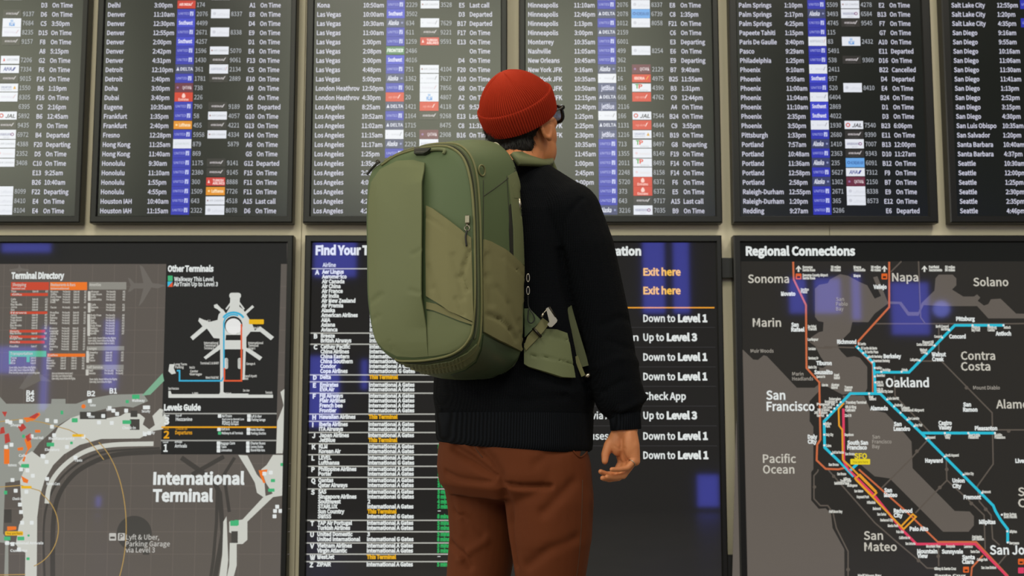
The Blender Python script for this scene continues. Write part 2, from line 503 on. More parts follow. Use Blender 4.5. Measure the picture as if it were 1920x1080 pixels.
OT = 'On Time'
B1 = rows('''||||LH||
||||||D3|On Time
||||NZ|9137|D6|On Time
||||KL|7684|C5|3:50pm
||||BA|8235|D15|On Time
||||NZ|9157|F8|On Time
||||||A8|5:15pm
||||CA|7206|G2|On Time
||||NH|7334|F6|On Time
||||NZ|9015|F14|On Time
||||SQ|1550|B6|1:19pm
||||BA|8305|F16|On Time
|||||6395|C5|2:16pm
||||JL|5892|B6|12:45am
||||NZ|9435|F9|On Time
||||HA|6972|B4|Departed
||||AC|4388|F20|Departing
||||CM|2352|D5|On Time
||||AC|3408|C10|On Time
||||||E13|9:25am
||||||B26|10:40am
||||LH|8099|F22|Departing
||||LH|8410|E4|On Time
||||LH|8104|E4|On Time''')
B2 = rows('''||||LH||
Delhi|3:00pm|AI|174|||A1|On Time
Denver|11:10am|UA|2076|LH|8337|E8|On Time
Denver|12:30pm|WN|4499|||D4|On Time
Denver|12:55pm|UA|2671|LH|8338|E9|On Time
Denver|2:00pm|WN|4257|||D1|On Time
Denver|2:42pm|UA|1596|AC|5070|E4|On Time
Denver|4:31pm|UA|1430|NZ|9061|F13|On Time
Detroit|12:10pm|DL|361|AF|2134|C5|On Time
Detroit|1:40pm|UA|1781|NZ|2889|E10|On Time
Doha|3:00pm|QR|738|||A9|On Time
Dubai|3:40pm|EK|226|||A6|On Time
Eugene|10:35am|UA|790|NZ|9189|D5|Departed
Frankfurt|1:35pm|UA|58|AC|4057|G10|On Time
Frankfurt|2:40pm|LO|455|NZ|4221|G13|On Time
Fresno|12:28pm|UA|5958|AC|4334|D14|On Time
Hong Kong|11:25am|CX|879||5879|A6|On Time
Hong Kong|11:40am|UA|869|||G5|On Time
Honolulu|9:30am|UA|1175|NZ|9141|G12|Departed
Honolulu|11:10am|UA|2380|NZ|9145|F15|On Time
Honolulu|1:55pm|UA|300|TK|8888|F11|On Time
Honolulu|4:55pm|UA|1509|LO|7726|F11|On Time
Houston IAH|10:40am|UA|643|AC|4518|A15|Last call
Houston IAH|11:15am|UA|2322|LH|8078|D6|On Time''')
B3 = rows('''||||KE||
Kona|10:50am|UA|2229|AC|3528|E5|Last call
Las Vegas|10:00am|WN|3502|||D3|Departed
Las Vegas|10:30am|AS|634|AA|7629|B17|Departed
Las Vegas|11:00am|UA|611|NZ|9221|F17|On Time
Las Vegas|1:00pm|UA|1259|TK|9591|E13|On Time
Las Vegas|2:08pm|F9|2486||||On Time
Las Vegas|3:00pm|WN|4016|||D4|On Time
Las Vegas|4:48pm|UA|751|AC|4104|F20|On Time
Las Vegas|5:00pm|AS|1362|AA|7627|A10|On Time
London Heathrov|12:50pm|UA|901|BA|7856|G8|On Time
London Heathrov|4:30pm|VS|20|KL|4807|A2|On Time
Los Angeles|8:25am|DL|1421|VS|4118|C6|9:52am
Los Angeles|10:52am|UA|1164|NZ|9268|E13|Last call
Los Angeles|11:02am|DL|1715||8475|C8|11:31am
Los Angeles|11:15am|AA|6451|QR|2908|B16|On Time
Los Angeles|11:17am|AS|2292|AF||C1|
Los Angeles|1:25pm|UA|||||
Los Angeles|1:35pm|||||
Los Angeles|2:30pm|||||
Los Angeles|4:00pm|||||
Los Angeles|4:05pm|||||
Los Angeles|4:20pm|||||
Los Angeles|4:25pm|||||''')
B4 = rows('''||AA||||||
Minneapolis|11:10am|UA|2076|LH|8337|E8|On Time
Minneapolis|12:46pm|DL|2078|KE|6739|C8|1:35pm
Minneapolis|1:13pm|UA|1012|LH|8058|F21|On Time
Minneapolis|3:00pm|DL|2159|||C6|On Time
Monterrey|10:35am|UA|6001|||E3|Departing
Nashville|11:05am|UA|499|LH|8254|E6|On Time
New Orleans|10:45am|UA|362|||E9|Departing
New York JFK|9:16am|AS|211|QR|2129|B7|9:40am
New York JFK|10:35am|AA|16|IB|4975|B25|11:55am
New York JFK|10:50am|B6|416|TP|4390|B3|1:31pm
New York JFK|12:15pm|DL|668|VS|4762|C9|12:44pm
New York JFK|12:40pm|B6|2116|||A4|On Time
New York JFK|1:25pm|AA|166|JL|7544|B24|On Time
New York JFK|2:25pm|DL|1131|VS|4844|C9|3:55pm
New York JFK|2:30pm|B6|1216|SQ|1491|B19|On Time
|10:35am|UA|713|TP|8497|G8|Departing
|11:45am|UA|1355|CM|8149|F19|On Time
|1:00pm|UA|2011|TP|8493|F14|On Time
|2:45pm|UA|2248|CM|8158|F14|On Time
|3:00pm|UA|5720|EK|6371|F6|On Time
||UA|373|EK|6372|E5|On Time
||UA|643|NZ|9717|A15|Last call
||AS|3216|HA|7035|B9|On Time''')
B5 = rows('''|||||||
Palm Springs|1:10pm|UA|5509|AC|4278|E2|On Time
Palm Springs|2:17pm|AS|3493|HA|6584|B13|On Time
Palm Springs|4:25pm|UA|4745|NZ|9545|F7|On Time
Papeete Tahiti|1:15pm|UA|115|||G7|On Time
Paris De Gaulle|3:40pm|AF|83|KL|2432|A10|On Time
Pasco|9:29am|UA|5491|||E11|Departed
Philadelphia|1:25pm|UA|538|NZ|9360|D16|On Time
Phoenix|9:10am|AA|2411|||B22|Cancelled
Phoenix|9:55am|WN|957|||D4|Departed
Phoenix|11:00am|UA|520|LH|8410|E4|On Time
Phoenix|11:04am|AA|6404|||B24|On Time
Phoenix|11:10am|WN|2869|||D1|On Time
Phoenix|2:35pm|WN|4022|||D3|On Time
Phoenix|3:50pm|AA|1930|JL|7540|B23|6:06pm
Pittsburgh|1:33pm|UA|2680|NZ|9390|E11|On Time
Portland|7:57am|AS|1410|HA|7007|B13|12:00pm
Portland|10:48am|UA|2363|NZ|9343|D10|11:27am
Portland|11:36am|AS|235|KE|6091|B12|On Time
Portland|12:58pm|UA|5627|NH|7312|F9|On Time
Portland|2:58pm|AS|1302|QR|2150|B7|On Time
Raleigh-Durham|12:55pm|UA|2671|LH|8338|E9|On Time
Raleigh-Durham|1:20pm|UA|365|LH|8573|E12|On Time
Redding|9:27am|UA|5286|||E6|Departed''')
B6 = rows('''|||||||
Salt Lake City|12:55pm|UA|||||
Salt Lake City|1:20pm|||||
Salt Lake City|4:35pm|UA|||||
San Diego|9:16am|||||
San Diego|9:55am|||||
San Diego|10:16am|||||
San Diego|11:06am|||||
San Diego|11:30am|||||
San Diego|11:41am|||||
San Diego|1:13pm|||||
San Diego|2:52pm|||||
San Diego|3:15pm|||||
San Diego|4:30pm|||||
San Luis Obispo|10:35am|||||
San Salvador|1:20pm|||||
Santa Barbara|10:40am|||||
Santa Barbara|4:37pm|||||
Seattle|10:30am|||||
Seattle|12:00pm|||||
Seattle|1:25pm|||||
Seattle|2:30pm|||||
Seattle|2:35pm|||||
Seattle|4:46pm|||||''')

Z_SB = WX(960, 405)[1]            # bottom of the screens, of the bezels
Z_BB = WX(960, 418.5)[1]
Z_TOP = 2.86

def bezel(mb, x0, x1, z0, z1, sx0, sx1, sz0, sz1, yf, yb):
    """picture-frame moulding round a screen, chamfered towards it"""
    c = 0.004
    o = [(x0, z0), (x1, z0), (x1, z1), (x0, z1)]
    f = [(x0 + c, z0 + c), (x1 - c, z0 + c), (x1 - c, z1 - c), (x0 + c, z1 - c)]
    i = [(sx0 - c, sz0 - c), (sx1 + c, sz0 - c), (sx1 + c, sz1 + c), (sx0 - c, sz1 + c)]
    s = [(sx0, sz0), (sx1, sz0), (sx1, sz1), (sx0, sz1)]
    loops = [(o, yb), (o, yf + c), (f, yf), (i, yf), (s, WY)]
    vs = [(p[0], y, p[1]) for lp, y in loops for p in lp]
    fs = [(k * 4 + j, k * 4 + (j + 1) % 4, k * 4 + 4 + (j + 1) % 4, k * 4 + 4 + j) for k in range(4) for j in range(4)]
    fs.append((3, 2, 1, 0))
    mb.add(vs, fs)

def flight_display(px_left, px_right, px_s0, px_s1, data, label):
    x0, x1 = WX(px_left, 400)[0], WX(px_right, 400)[0]
    s0, s1 = WX(px_s0, 400)[0], WX(px_s1, 400)[0]
    root = empty('flight_display', ((x0 + x1) / 2, WALL, Z_BB), label, 'flight information screen', 'flight displays along the wall')
    mb = MB(); bezel(mb, x0, x1, Z_BB, Z_TOP + .014, s0, s1, Z_SB, Z_TOP, WY - .012, WALL - .011)
    bz = mb.build('bezel', bezel_m, root)
    mb = MB(); mb.box(x0 + .08, x1 - .08, WALL - .012, WALL, Z_BB + .1, Z_TOP - .1)
    mb.build('wall_mount', black, root)
    mb = MB(); mb.box(s0, s1, WY, WY + .02, Z_SB, Z_TOP)
    scr = mb.build('screen', SCR, root)
    sw = s1 - s0
    cols = {k: MB() for k in ('destination_column', 'time_column', 'flight_number_column', 'gate_column', 'status_column')}
    yt = WY - 0.0012
    for i, (de, ti, c1, n1, c2, n2, ga, st) in enumerate(r[:8] for r in data):
        z = Z_FIRST - (i - 1) * DZ
        text(cols['destination_column'], de, s0 + FC['dest'] * sw, z, CAP_ROW, yt, 'l', .77, .024)
        text(cols['time_column'], ti, s0 + FC['time'] * sw, z, CAP_ROW, yt, 'l', .76, .022)
        text(cols['flight_number_column'], n1, s0 + FC['n1'] * sw, z + .002, CAP_ROW, yt, 'l', .74, .003)
        text(cols['flight_number_column'], n2, s0 + FC['n2'] * sw, z + .002, CAP_ROW, yt, 'l', .74, .003)
        text(cols['gate_column'], ga, s0 + FC['gate'] * sw, z, CAP_ROW, yt, 'c', .745, .022)
        text(cols['status_column'], st, s0 + FC['stat'] * sw, z, CAP_ROW, yt, 'l', .755, .022)
        for c, (a, e) in ((c1, FC['b1']), (c2, FC['b2'])):
            if c:
                h = DZ * (.98 if c in ('UA', 'WN', 'DL', 'AS', 'B6', 'KL', 'LH', 'BA', 'EK', 'VS', 'QR', 'KE', 'AA', 'CX', 'AF', 'HA', 'CM') else .86)
                make_badge(c, s0 + a * sw, s0 + e * sw, z + .003, h, scr)
    for k, mbx in cols.items():
        if mbx.v: mbx.build(k, LT2 if k == 'flight_number_column' else LT, scr)
    return root

flight_display(-227, 152, -213, 139.7, B1, 'flight display cut off by the left edge of the photo, gate and status columns only')
flight_display(170, 549.6, 183, 538, B2, 'flight display with rows running from Delhi and Denver down to Houston')
flight_display(568.8, 951, 583, 938.5, B3, 'flight display of Las Vegas and Los Angeles rows behind the backpack')
flight_display(973, 1353.5, 986, 1341, B4, 'flight display of Minneapolis and New York rows behind the red beanie')
flight_display(1374, 1757.7, 1389, 1740, B5, 'flight display with rows from Palm Springs and Phoenix down to Redding')
flight_display(1779.7, 2162, 1795, 2148, B6, 'flight display of San Diego and Seattle rows at the right edge')

# ================================================================== LOWER SIGNS
R_LO = 0.035
def S(r, g, b): return screen_mat(r, g, b, R_LO)
Z_LT, Z_LB = WX(960, 442)[1], 0.30

def sign(name, px0, px1, s0, s1, stop, label, cat, base):
    x0, x1 = WX(px0, 445)[0], WX(px1, 445)[0]
    a, e = WX(s0, 445)[0], WX(s1, 445)[0]
    zt = WX(960, stop)[1]
    root = empty(name, ((x0 + x1) / 2, WALL, Z_LB), label, cat)
    mb = MB(); bezel(mb, x0, x1, Z_LB, Z_LT, a, e, Z_LB + .03, zt, WY - .014, WALL - .011)
    mb.build('frame', bezel_m, root)
    mb = MB(); mb.box(x0 + .08, x1 - .08, WALL - .012, WALL, Z_LB + .1, Z_LT - .1)
    mb.build('wall_mount', black, root)
    mb = MB(); mb.box(a, e, WY, WY + .02, Z_LB + .03, zt)
    scr = mb.build('screen', base, root)
    return root, scr

WHITE = S(222, 226, 224); GREYT = S(188, 186, 178); YEL = S(226, 170, 28); GRN = S(46, 170, 92); ORG = S(226, 152, 48)

# ---------------- centre: airline list and transport list
_, scr = sign('terminal_guide_sign', 573, 1352, 586, 1341, 455, 'wide black sign with airline list and exit directions behind the person', 'information sign', S(34, 33, 32))
t = MB()
ptext(t, 'Find Your T', 592, 692, 469.5, 16, bold=.06)
ptext(t, 'Transportation', 1060, 1202, 471, 15, bold=.055)
t.build('title', WHITE, scr)
AIRL = [('A', ['Aer Lingus', 'Aeromexico', 'Air Canada', 'Air China', 'Air France', 'Air India', 'Air New Zealand', 'Air Premia', 'Alaska', 'American Airlines', 'ANA', 'Asiana', 'Avianca'], [509.7 + 9.03 * i for i in range(13)]),
        ('B', ['Breeze', 'British Airways'], [629.5, 638.6]),
        ('C', ['Cathay Pacific', 'China Airlines', 'China Eastern', 'China Southern', 'Condor', 'Copa Airlines'], [650 + 9.15 * i for i in range(6)]),
        ('D', ['Delta'], [707]), ('E', ['Emirates', 'EVA Air'], [721.5, 730]), ('F', ['Fiji Airways', 'Flair Airlines', 'French bee', 'Frontier'], [742, 751, 760.3, 769.5]),
        ('H', ['Hawaiian Airlines'], [781.5]), ('I', ['Iberia Airlines', 'ITA Airways'], [795.4, 804.3]), ('J', ['Japan Airlines', 'JetBlue'], [816, 825]),
        ('K', ['KLM', 'Korean Air'], [837, 846]), ('L', ['LEVEL', 'Lufthansa'], [858, 867.5]), ('P', ['Philippine Airlines', 'Porter'], [879.3, 888.2]),
        ('Q', ['Qantas', 'Qatar Airways'], [900.3, 909.6]), ('S', ['SAS', 'Singapore Airlines', 'Southwest', 'STARLUX', 'Sun Country', 'SWISS'], [921.8 + 9.25 * i for i in range(6)]),
        ('T', ['TAP Air Portugal', 'Turkish Airlines'], [980.3, 989.6]), ('U', ['United Domestic', 'United International'], [1001.3, 1010.8]),
        ('V', ['Vietnam Airlines', 'Virgin Atlantic'], [1022.8, 1032.2]), ('W', ['WestJet'], [1044]), ('Z', ['ZIPAIR'], [1058])]
LINES = [504, 624.7, 645.5, 703, 716, 737.3, 776.5, 790, 811, 832, 852.6, 874.3, 895.2, 916.8, 975.6, 997, 1018, 1039, 1053]
THIS = ('Delta', 'Hawaiian Airlines', 'JetBlue', 'Sun Country', 'WestJet')
GG = ('Air Canada', 'Air New Zealand', 'ANA', 'Lufthansa', 'Singapore Airlines', 'SWISS', 'United International', 'Copa Airlines')
lt, nm, tm, ty, mn, dash, ln = MB(), MB(), MB(), MB(), MB(), MB(), MB()
def skx(px_top, px_bot, y): return px_top + (px_bot - px_top) * (y - 500) / 560
def listx(px, y):                  # px is the place on the sign at row y=500; follow the real vertical
    x, _ = WX(px, 500)
    return x
kk = (WX(961, 600)[0] - WX(960, 600)[0])
ptext(nm, 'Airline', 605, 630, 497, 7.2, bold=.03)
for (L_, names, ys) in AIRL:
    text(lt, L_, WX(591, 500)[0], WX(960, ys[0] + 1)[1], 7.8 * kk, WY - .003, 'l', .9, .06)
    for n_, y_ in zip(names, ys):
        z = WX(960, y_)[1]
        text(nm, n_, WX(604, 500)[0], z, 6.8 * kk, WY - .003, 'l', .80, .06)
        if n_ in THIS:
            text(ty, 'This Terminal', WX(695, 500)[0], z, 6.8 * kk, WY - .003, 'l', .80, .07)
            text(dash, '-', WX(824, 500)[0], z + .003, 7 * kk, WY - .003, 'l', 1.6, .03)
        else:
            if n_ == 'Southwest': s_ = '2'
            elif n_ == 'United Domestic': s_ = '3'
            else: s_ = 'International G Gates' if n_ in GG else 'International A Gates'
            text(tm, s_, WX(695, 500)[0], z, 6.8 * kk, WY - .003, 'l', .83, .06)
            text(mn, ('8' if n_ in GG else '4' if n_ == 'Southwest' else '5') + ' mins', WX(823, 500)[0], z, 6.8 * kk, WY - .003, 'l', .70, .07)
xa, xb = WX(585, 500)[0], WX(880, 500)[0]
for y_ in LINES:
    z = WX(960, y_)[1]
    ln.rect(xa, xb, z - .0022, z + .0022, WY - .002)
lt.build('index_letters', WHITE, scr); nm.build('airline_names', WHITE, scr); tm.build('terminal_names', WHITE, scr)
ty.build('highlighted_terminal_names', YEL, scr); mn.build('walking_times', GRN, scr); dash.build('dashes', WHITE, scr)
ln.build('rule_lines', S(176, 176, 168), scr)
tr, ex = MB(), MB()
for y_ in (510, 545): ptext(ex, 'Exit here', 1206, 1276, y_, 13, bold=.045)
for y_, s1_, s2_, xm_, xe_ in ((597, 'Down to', 'Level 1', 1267, 1326), (632.5, 'Up to', 'Level 3', 1246, 1307), (669.5, 'Down to', 'Level 1', 1267, 1326), (706, 'Down to', 'Level 1', 1267, 1326),
                          (743, 'Check App', '', 1286, 0), (779, 'Up to', 'Level 3', 1246, 1307), (817.5, 'Down to', 'Level 1', 1267, 1327), (853.5, 'Down to', 'Level 1', 1267, 1328)):
    x0_ = 1206
    ptext(tr, s1_, x0_, xm_ - 1 if s2_ else xm_, y_, 13, bold=.03)
    if s2_: ptext(tr, s2_, xm_ + 4, xe_, y_, 13, bold=.06)
for s_, a_, e_, y_ in (('AirTrain', 1120, 1197, 632.5), ('Taxis', 1055, 1105, 706), ('via AirTrain', 1109, 1194, 779), ('Buses', 1095, 1141, 817.5)):
    ptext(tr, s_, a_, e_, y_, 13, bold=.02)
ex.build('exit_directions', S(240, 186, 60), scr); tr.build('level_directions', WHITE, scr)
ln = MB()
xa, xb = WX(900, 500)[0], WX(1338, 500)[0]
z = WX(960, 577)[1]; ln.rect(xa, xb, z - .0025, z + .0025, WY - .002); ln.build('orange_rule', ORG, scr)
ln = MB()
for y_ in (614, 651, 688, 724.5, 761.5, 798.5, 836):
    z = WX(960, y_)[1]; ln.rect(xa, xb, z - .0012, z + .0012, WY - .002)
ln.build('row_dividers', S(54, 53, 54), scr)

# ---------------- right: regional map
LAND = S(44, 42, 39); WATER = S(98, 91, 84); ROAD = S(92, 84, 76)
_, scr = sign('regional_map_sign', 1374, 2000, 1388, 1986, 455, 'backlit map sign of train routes around the bay at right', 'map sign', LAND)
t = MB(); pbox(t, 1380, 452, 2040, 490, 2); t.build('header_band', S(24, 25, 24), scr)
t = MB(); ptext(t, 'Regional Connections', 1398, 1603, 471, 15.5, WY - .004, bold=.055); t.build('title', WHITE, scr)
wt = MB()
ppoly(wt, [(1389, 652), (1412, 674), (1421, 675), (1432, 666), (1438, 668), (1494, 727), (1527, 727), (1536, 720), (1536, 733), (1518, 752), (1518, 790), (1525, 800), (1525, 880), (1521, 885), (1521, 938), (1535, 954), (1548, 953), (1558, 963), (1561, 990), (1583, 1030), (1584, 1200), (1370, 1200), (1380, 800)], 1)
ppoly(wt, [(1528, 541), (1536, 534), (1552, 531), (1556, 524), (1575, 514), (1590, 517), (1612, 529), (1626, 535), (1640, 560), (1652, 555), (1645, 540), (1637, 520), (1645, 518), (1664, 565), (1690, 566), (1704, 585), (1722, 585), (1728, 568), (1752, 545), (1754, 522), (1760, 515), (1786, 515), (1793, 522), (1793, 535), (1785, 543), (1806, 556), (1826, 556), (1832, 552), (1838, 558), (1833, 564), (1845, 573), (1853, 570), (1858, 561), (1876, 560), (1905, 588), (1960, 589), (1960, 597), (1853, 597), (1832, 574), (1770, 574), (1732, 572), (1722, 592), (1702, 592), (1686, 570), (1664, 570), (1640, 588), (1628, 604), (1598, 604), (1594, 622), (1582, 634), (1570, 650), (1578, 660), (1588, 670), (1602, 668), (1612, 671), (1626, 688), (1626, 728), (1620, 740), (1590, 738), (1580, 740), (1572, 736), (1542, 720), (1536, 716), (1536, 690), (1530, 688), (1543, 690), (1550, 685), (1538, 668), (1530, 652), (1519, 634), (1535, 623), (1543, 621), (1544, 604), (1534, 602), (1528, 594)], 1)
ppoly(wt, [(1580, 742), (1620, 742), (1632, 768), (1660, 774), (1690, 805), (1709, 828), (1711, 878), (1790, 958), (1818, 959), (1826, 968), (1826, 985), (1816, 997), (1768, 997), (1668, 897), (1640, 893), (1610, 868), (1592, 845), (1590, 780), (1584, 760)], 1)
wt.build('water_area', WATER, scr)
rd = MB()
for pts in ([(1722, 490), (1726, 595), (1734, 606)], [(1640, 607), (1900, 607), (1960, 606)], [(1760, 615), (1760, 676)], [(1725, 677), (1765, 677), (1812, 725), (1860, 774), (1862, 870), (1832, 912), (1836, 940), (1858, 966), (1861, 1010), (1874, 1022)],
            [(1677, 705), (1678, 742), (1745, 812)], [(1738, 826), (1708, 860), (1650, 918)], [(1774, 860), (1775, 900), (1808, 930), (1845, 966), (1847, 1030)], [(1775, 901), (1760, 916), (1716, 962)],
            [(1534, 880), (1533, 884), (1526, 892), (1526, 935), (1538, 948), (1552, 948), (1562, 962), (1568, 990), (1590, 1034), (1590, 1080)], [(1552, 880), (1640, 980), (1680, 1015), (1724, 1052), (1738, 1065), (1762, 1066)],
            [(1759, 1020), (1760, 1062)], [(1545, 650), (1602, 652)], [(1518, 640), (1534, 652), (1560, 653)], [(1868, 806), (1960, 806)], [(1670, 510), (1690, 490)], [(1892, 1034), (1872, 1058)]):
    stroke(rd, pts, 2.6, 3)
for x_, y_, r_ in ((1812, 727, 3.5), (1719, 846, 3.5), (1891, 808, 3.5), (1775, 880, 3.5), (1762, 914, 3.5), (1821, 944, 3.5), (1848, 955, 3.5), (1563, 893, 3.2), (1527, 913, 3.2), (1590, 1068, 3.5), (1722, 1051, 3.5), (1759, 1043, 3.5)):
    disc(rd, x_, y_, r_, 3)
rd.build('road_lines', ROAD, scr)
rt = MB()
stroke(rt, [(1487, 491), (1488, 524), (1511, 572), (1512, 690), (1536, 717), (1538, 824), (1532, 834), (1531, 863), (1548, 879), (1572, 880), (1585, 877)], 3.6, 4)
stroke(rt, [(1667, 491), (1667, 576), (1609, 640), (1610, 646)], 3.6, 4)
stroke(rt, [(1603, 648), (1636, 684), (1636, 738), (1593, 740), (1546, 786)], 2.4, 4)
stroke(rt, [(1610, 880), (1700, 960), (1758, 1016), (1830, 1016), (1890, 1080)], 3.2, 4)
stroke(rt, [(1843, 1041), (1822, 1064), (1820, 1085)], 3, 4)
rt.build('coach_route', S(196, 104, 66), scr)
rt = MB()
stroke(rt, [(1605, 649), (1638, 681), (1641, 737)], 5, 5)
stroke(rt, [(1641, 698), (1704, 698), (1790, 610), (1883, 610)], 5, 5)
stroke(rt, [(1574, 866), (1546, 839), (1545, 790), (1594, 738), (1650, 738), (1668, 756), (1727, 812), (1862, 948), (1866, 958), (1876, 975), (1889, 992), (1889, 1018)], 5, 5)
stroke(rt, [(1728, 812), (1866, 812)], 5, 5)
stroke(rt, [(1574, 866), (1600, 894)], 4, 5); stroke(rt, [(1592, 884), (1607, 870)], 5, 5)
rt.build('train_route', S(44, 184, 208), scr)
rt = MB()
for x_, y_ in ((1609, 653), (1618, 662), (1627, 671), (1635, 679), (1640, 690), (1640, 706), (1641, 717), (1652, 697), (1690, 697), (1724, 676), (1737, 663), (1752, 648), (1766, 633), (1779, 619), (1823, 610), (1853, 610), (1881, 610),
               (1629, 738), (1576, 754), (1570, 760), (1564, 766), (1558, 772), (1551, 779), (1545, 795), (1545, 815), (1545, 835), (1559, 851), (1663, 749), (1676, 762), (1688, 774), (1701, 787), (1714, 799), (1736, 822), (1771, 812), (1815, 812), (1865, 812), (1771, 856), (1806, 890), (1841, 924), (1878, 965), (1888, 996), (1889, 1017)):
    disc(rt, x_, y_, 2.1, 7, 0, 10)
rt.build('station_dots', WHITE, scr)
rt = MB()
stroke(rt, [(1581, 766), (1582, 865), (1590, 880), (1640, 930), (1690, 992), (1718, 1020), (1828, 1020), (1880, 1072), (1892, 1085)], 4.6, 5)
rt.build('commuter_rail_route', S(216, 62, 94), scr)
rt = MB()
stroke(rt, [(1582, 756), (1572, 767), (1573, 798), (1579, 806), (1580, 862), (1592, 873), (1643, 924), (1636, 931), (1603, 897), (1612, 890), (1643, 922)], 3.2, 6)
stroke(rt, [(1604, 899), (1694, 992), (1717, 969), (1711, 964), (1690, 986)], 3.2, 6)
rt.build('express_bus_route', S(222, 152, 44), scr)
t = MB()
for s_, x0_, x1_, y_, c_ in (('Sonoma', 1402, 1479, 523, 15), ('Napa', 1672, 1721, 520, 15), ('Solano', 1824, 1890, 529, 15), ('Marin', 1411, 1464, 605, 15), ('Contra', 1801, 1865, 667, 15), ('Costa', 1801, 1856, 687, 15),
                             ('Alameda', 1867, 1950, 758, 15), ('Santa', 1908, 1966, 922, 15), ('Clara', 1908, 1966, 943, 15), ('San', 1619, 1655, 1004, 15), ('Mateo', 1620, 1681, 1025, 15), ('Pacific', 1430, 1492, 860, 15), ('Ocean', 1430, 1489, 880, 15)):
    ptext(t, s_, x0_, x1_, y_, c_, WY - .004, bold=.02)
t.build('county_names', S(196, 192, 180), scr)
t = MB()
for s_, x0_, x1_, y_, c_ in (('San', 1567, 1582, 561, 6.5), ('Pablo', 1567, 1589, 570, 6.5), ('Bay', 1567, 1581, 579, 6.5), ('San', 1635, 1649, 819, 6.5), ('Francisco', 1635, 1671, 828, 6.5), ('Bay', 1635, 1649, 837, 6.5),
                             ('Muir Woods', 1407, 1450, 658, 6.5), ('Marin', 1485, 1506, 701, 6.5), ('Headlands', 1485, 1524, 710, 6.5), ('Mount Diablo', 1824, 1874, 727, 6.5)):
    ptext(t, s_, x0_, x1_, y_, c_, WY - .004, bold=.01)
t.build('landmark_names', S(164, 158, 148), scr)
t = MB()
for s_, x0_, x1_, y_, c_ in (('San', 1436, 1472, 741, 16), ('Francisco', 1437, 1527, 762, 16), ('Oakland', 1660, 1741, 717.5, 16), ('San Jose', 1855, 1942, 1031, 16)):
    ptext(t, s_, x0_, x1_, y_, c_, WY - .004, bold=.03)
t.build('main_city_names', WHITE, scr)
t = MB()
for s_, x0_, x1_, y_ in (('Novato', 1464, 1491, 551), ('San', 1483, 1497, 609), ('Rafael', 1483, 1508, 618), ('Richmond', 1569, 1605, 641), ('Vallejo', 1637, 1662, 538), ('Tiburon', 1530, 1559, 681), ('Sausalito', 1526, 1561, 698),
                         ('Daly', 1514, 1532, 819), ('City', 1514, 1531, 828), ('South San', 1588, 1627, 830), ('Francisco', 1588, 1625, 839), ('Pittsburg', 1792, 1827, 598), ('Concord', 1779, 1810, 631), ('Antioch', 1866, 1895, 625.5),
                         ('Berkeley', 1656, 1689, 668), ('Walnut', 1746, 1773, 664.5), ('Creek', 1747, 1769, 673.5), ('Alameda', 1631, 1664, 765.5), ('San', 1805, 1820, 758.5), ('Ramon', 1805, 1832, 768), ('San', 1675, 1690, 795), ('Leandro', 1675, 1706, 804),
                         ('Castro', 1759, 1784, 793), ('Valley', 1759, 1784, 801.5), ('Pleasanton', 1827, 1869, 803), ('Hayward', 1734, 1767, 863.5), ('Livermore', 1903, 1945, 864), ('Union', 1785, 1808, 901), ('City', 1785, 1802, 911), ('Fremont', 1806, 1839, 932),
                         ('Milpitas', 1835, 1866, 978.5), ('San', 1657, 1672, 919), ('Mateo', 1657, 1682, 928), ('Redwood', 1675, 1710, 957.5), ('City', 1675, 1692, 966), ('Palo Alto', 1705, 1740, 991.5), ('Mountain', 1719, 1757, 1033.5), ('View', 1719, 1739, 1042),
                         ('Sunnyvale', 1765, 1805, 1034), ('Santa', 1803, 1827, 1044.5), ('Clara', 1803, 1825, 1053)):
    ptext(t, s_, x0_, x1_, y_, 7.0, WY - .004, bold=.06)
t.build('city_names', WHITE, scr)
t = MB()
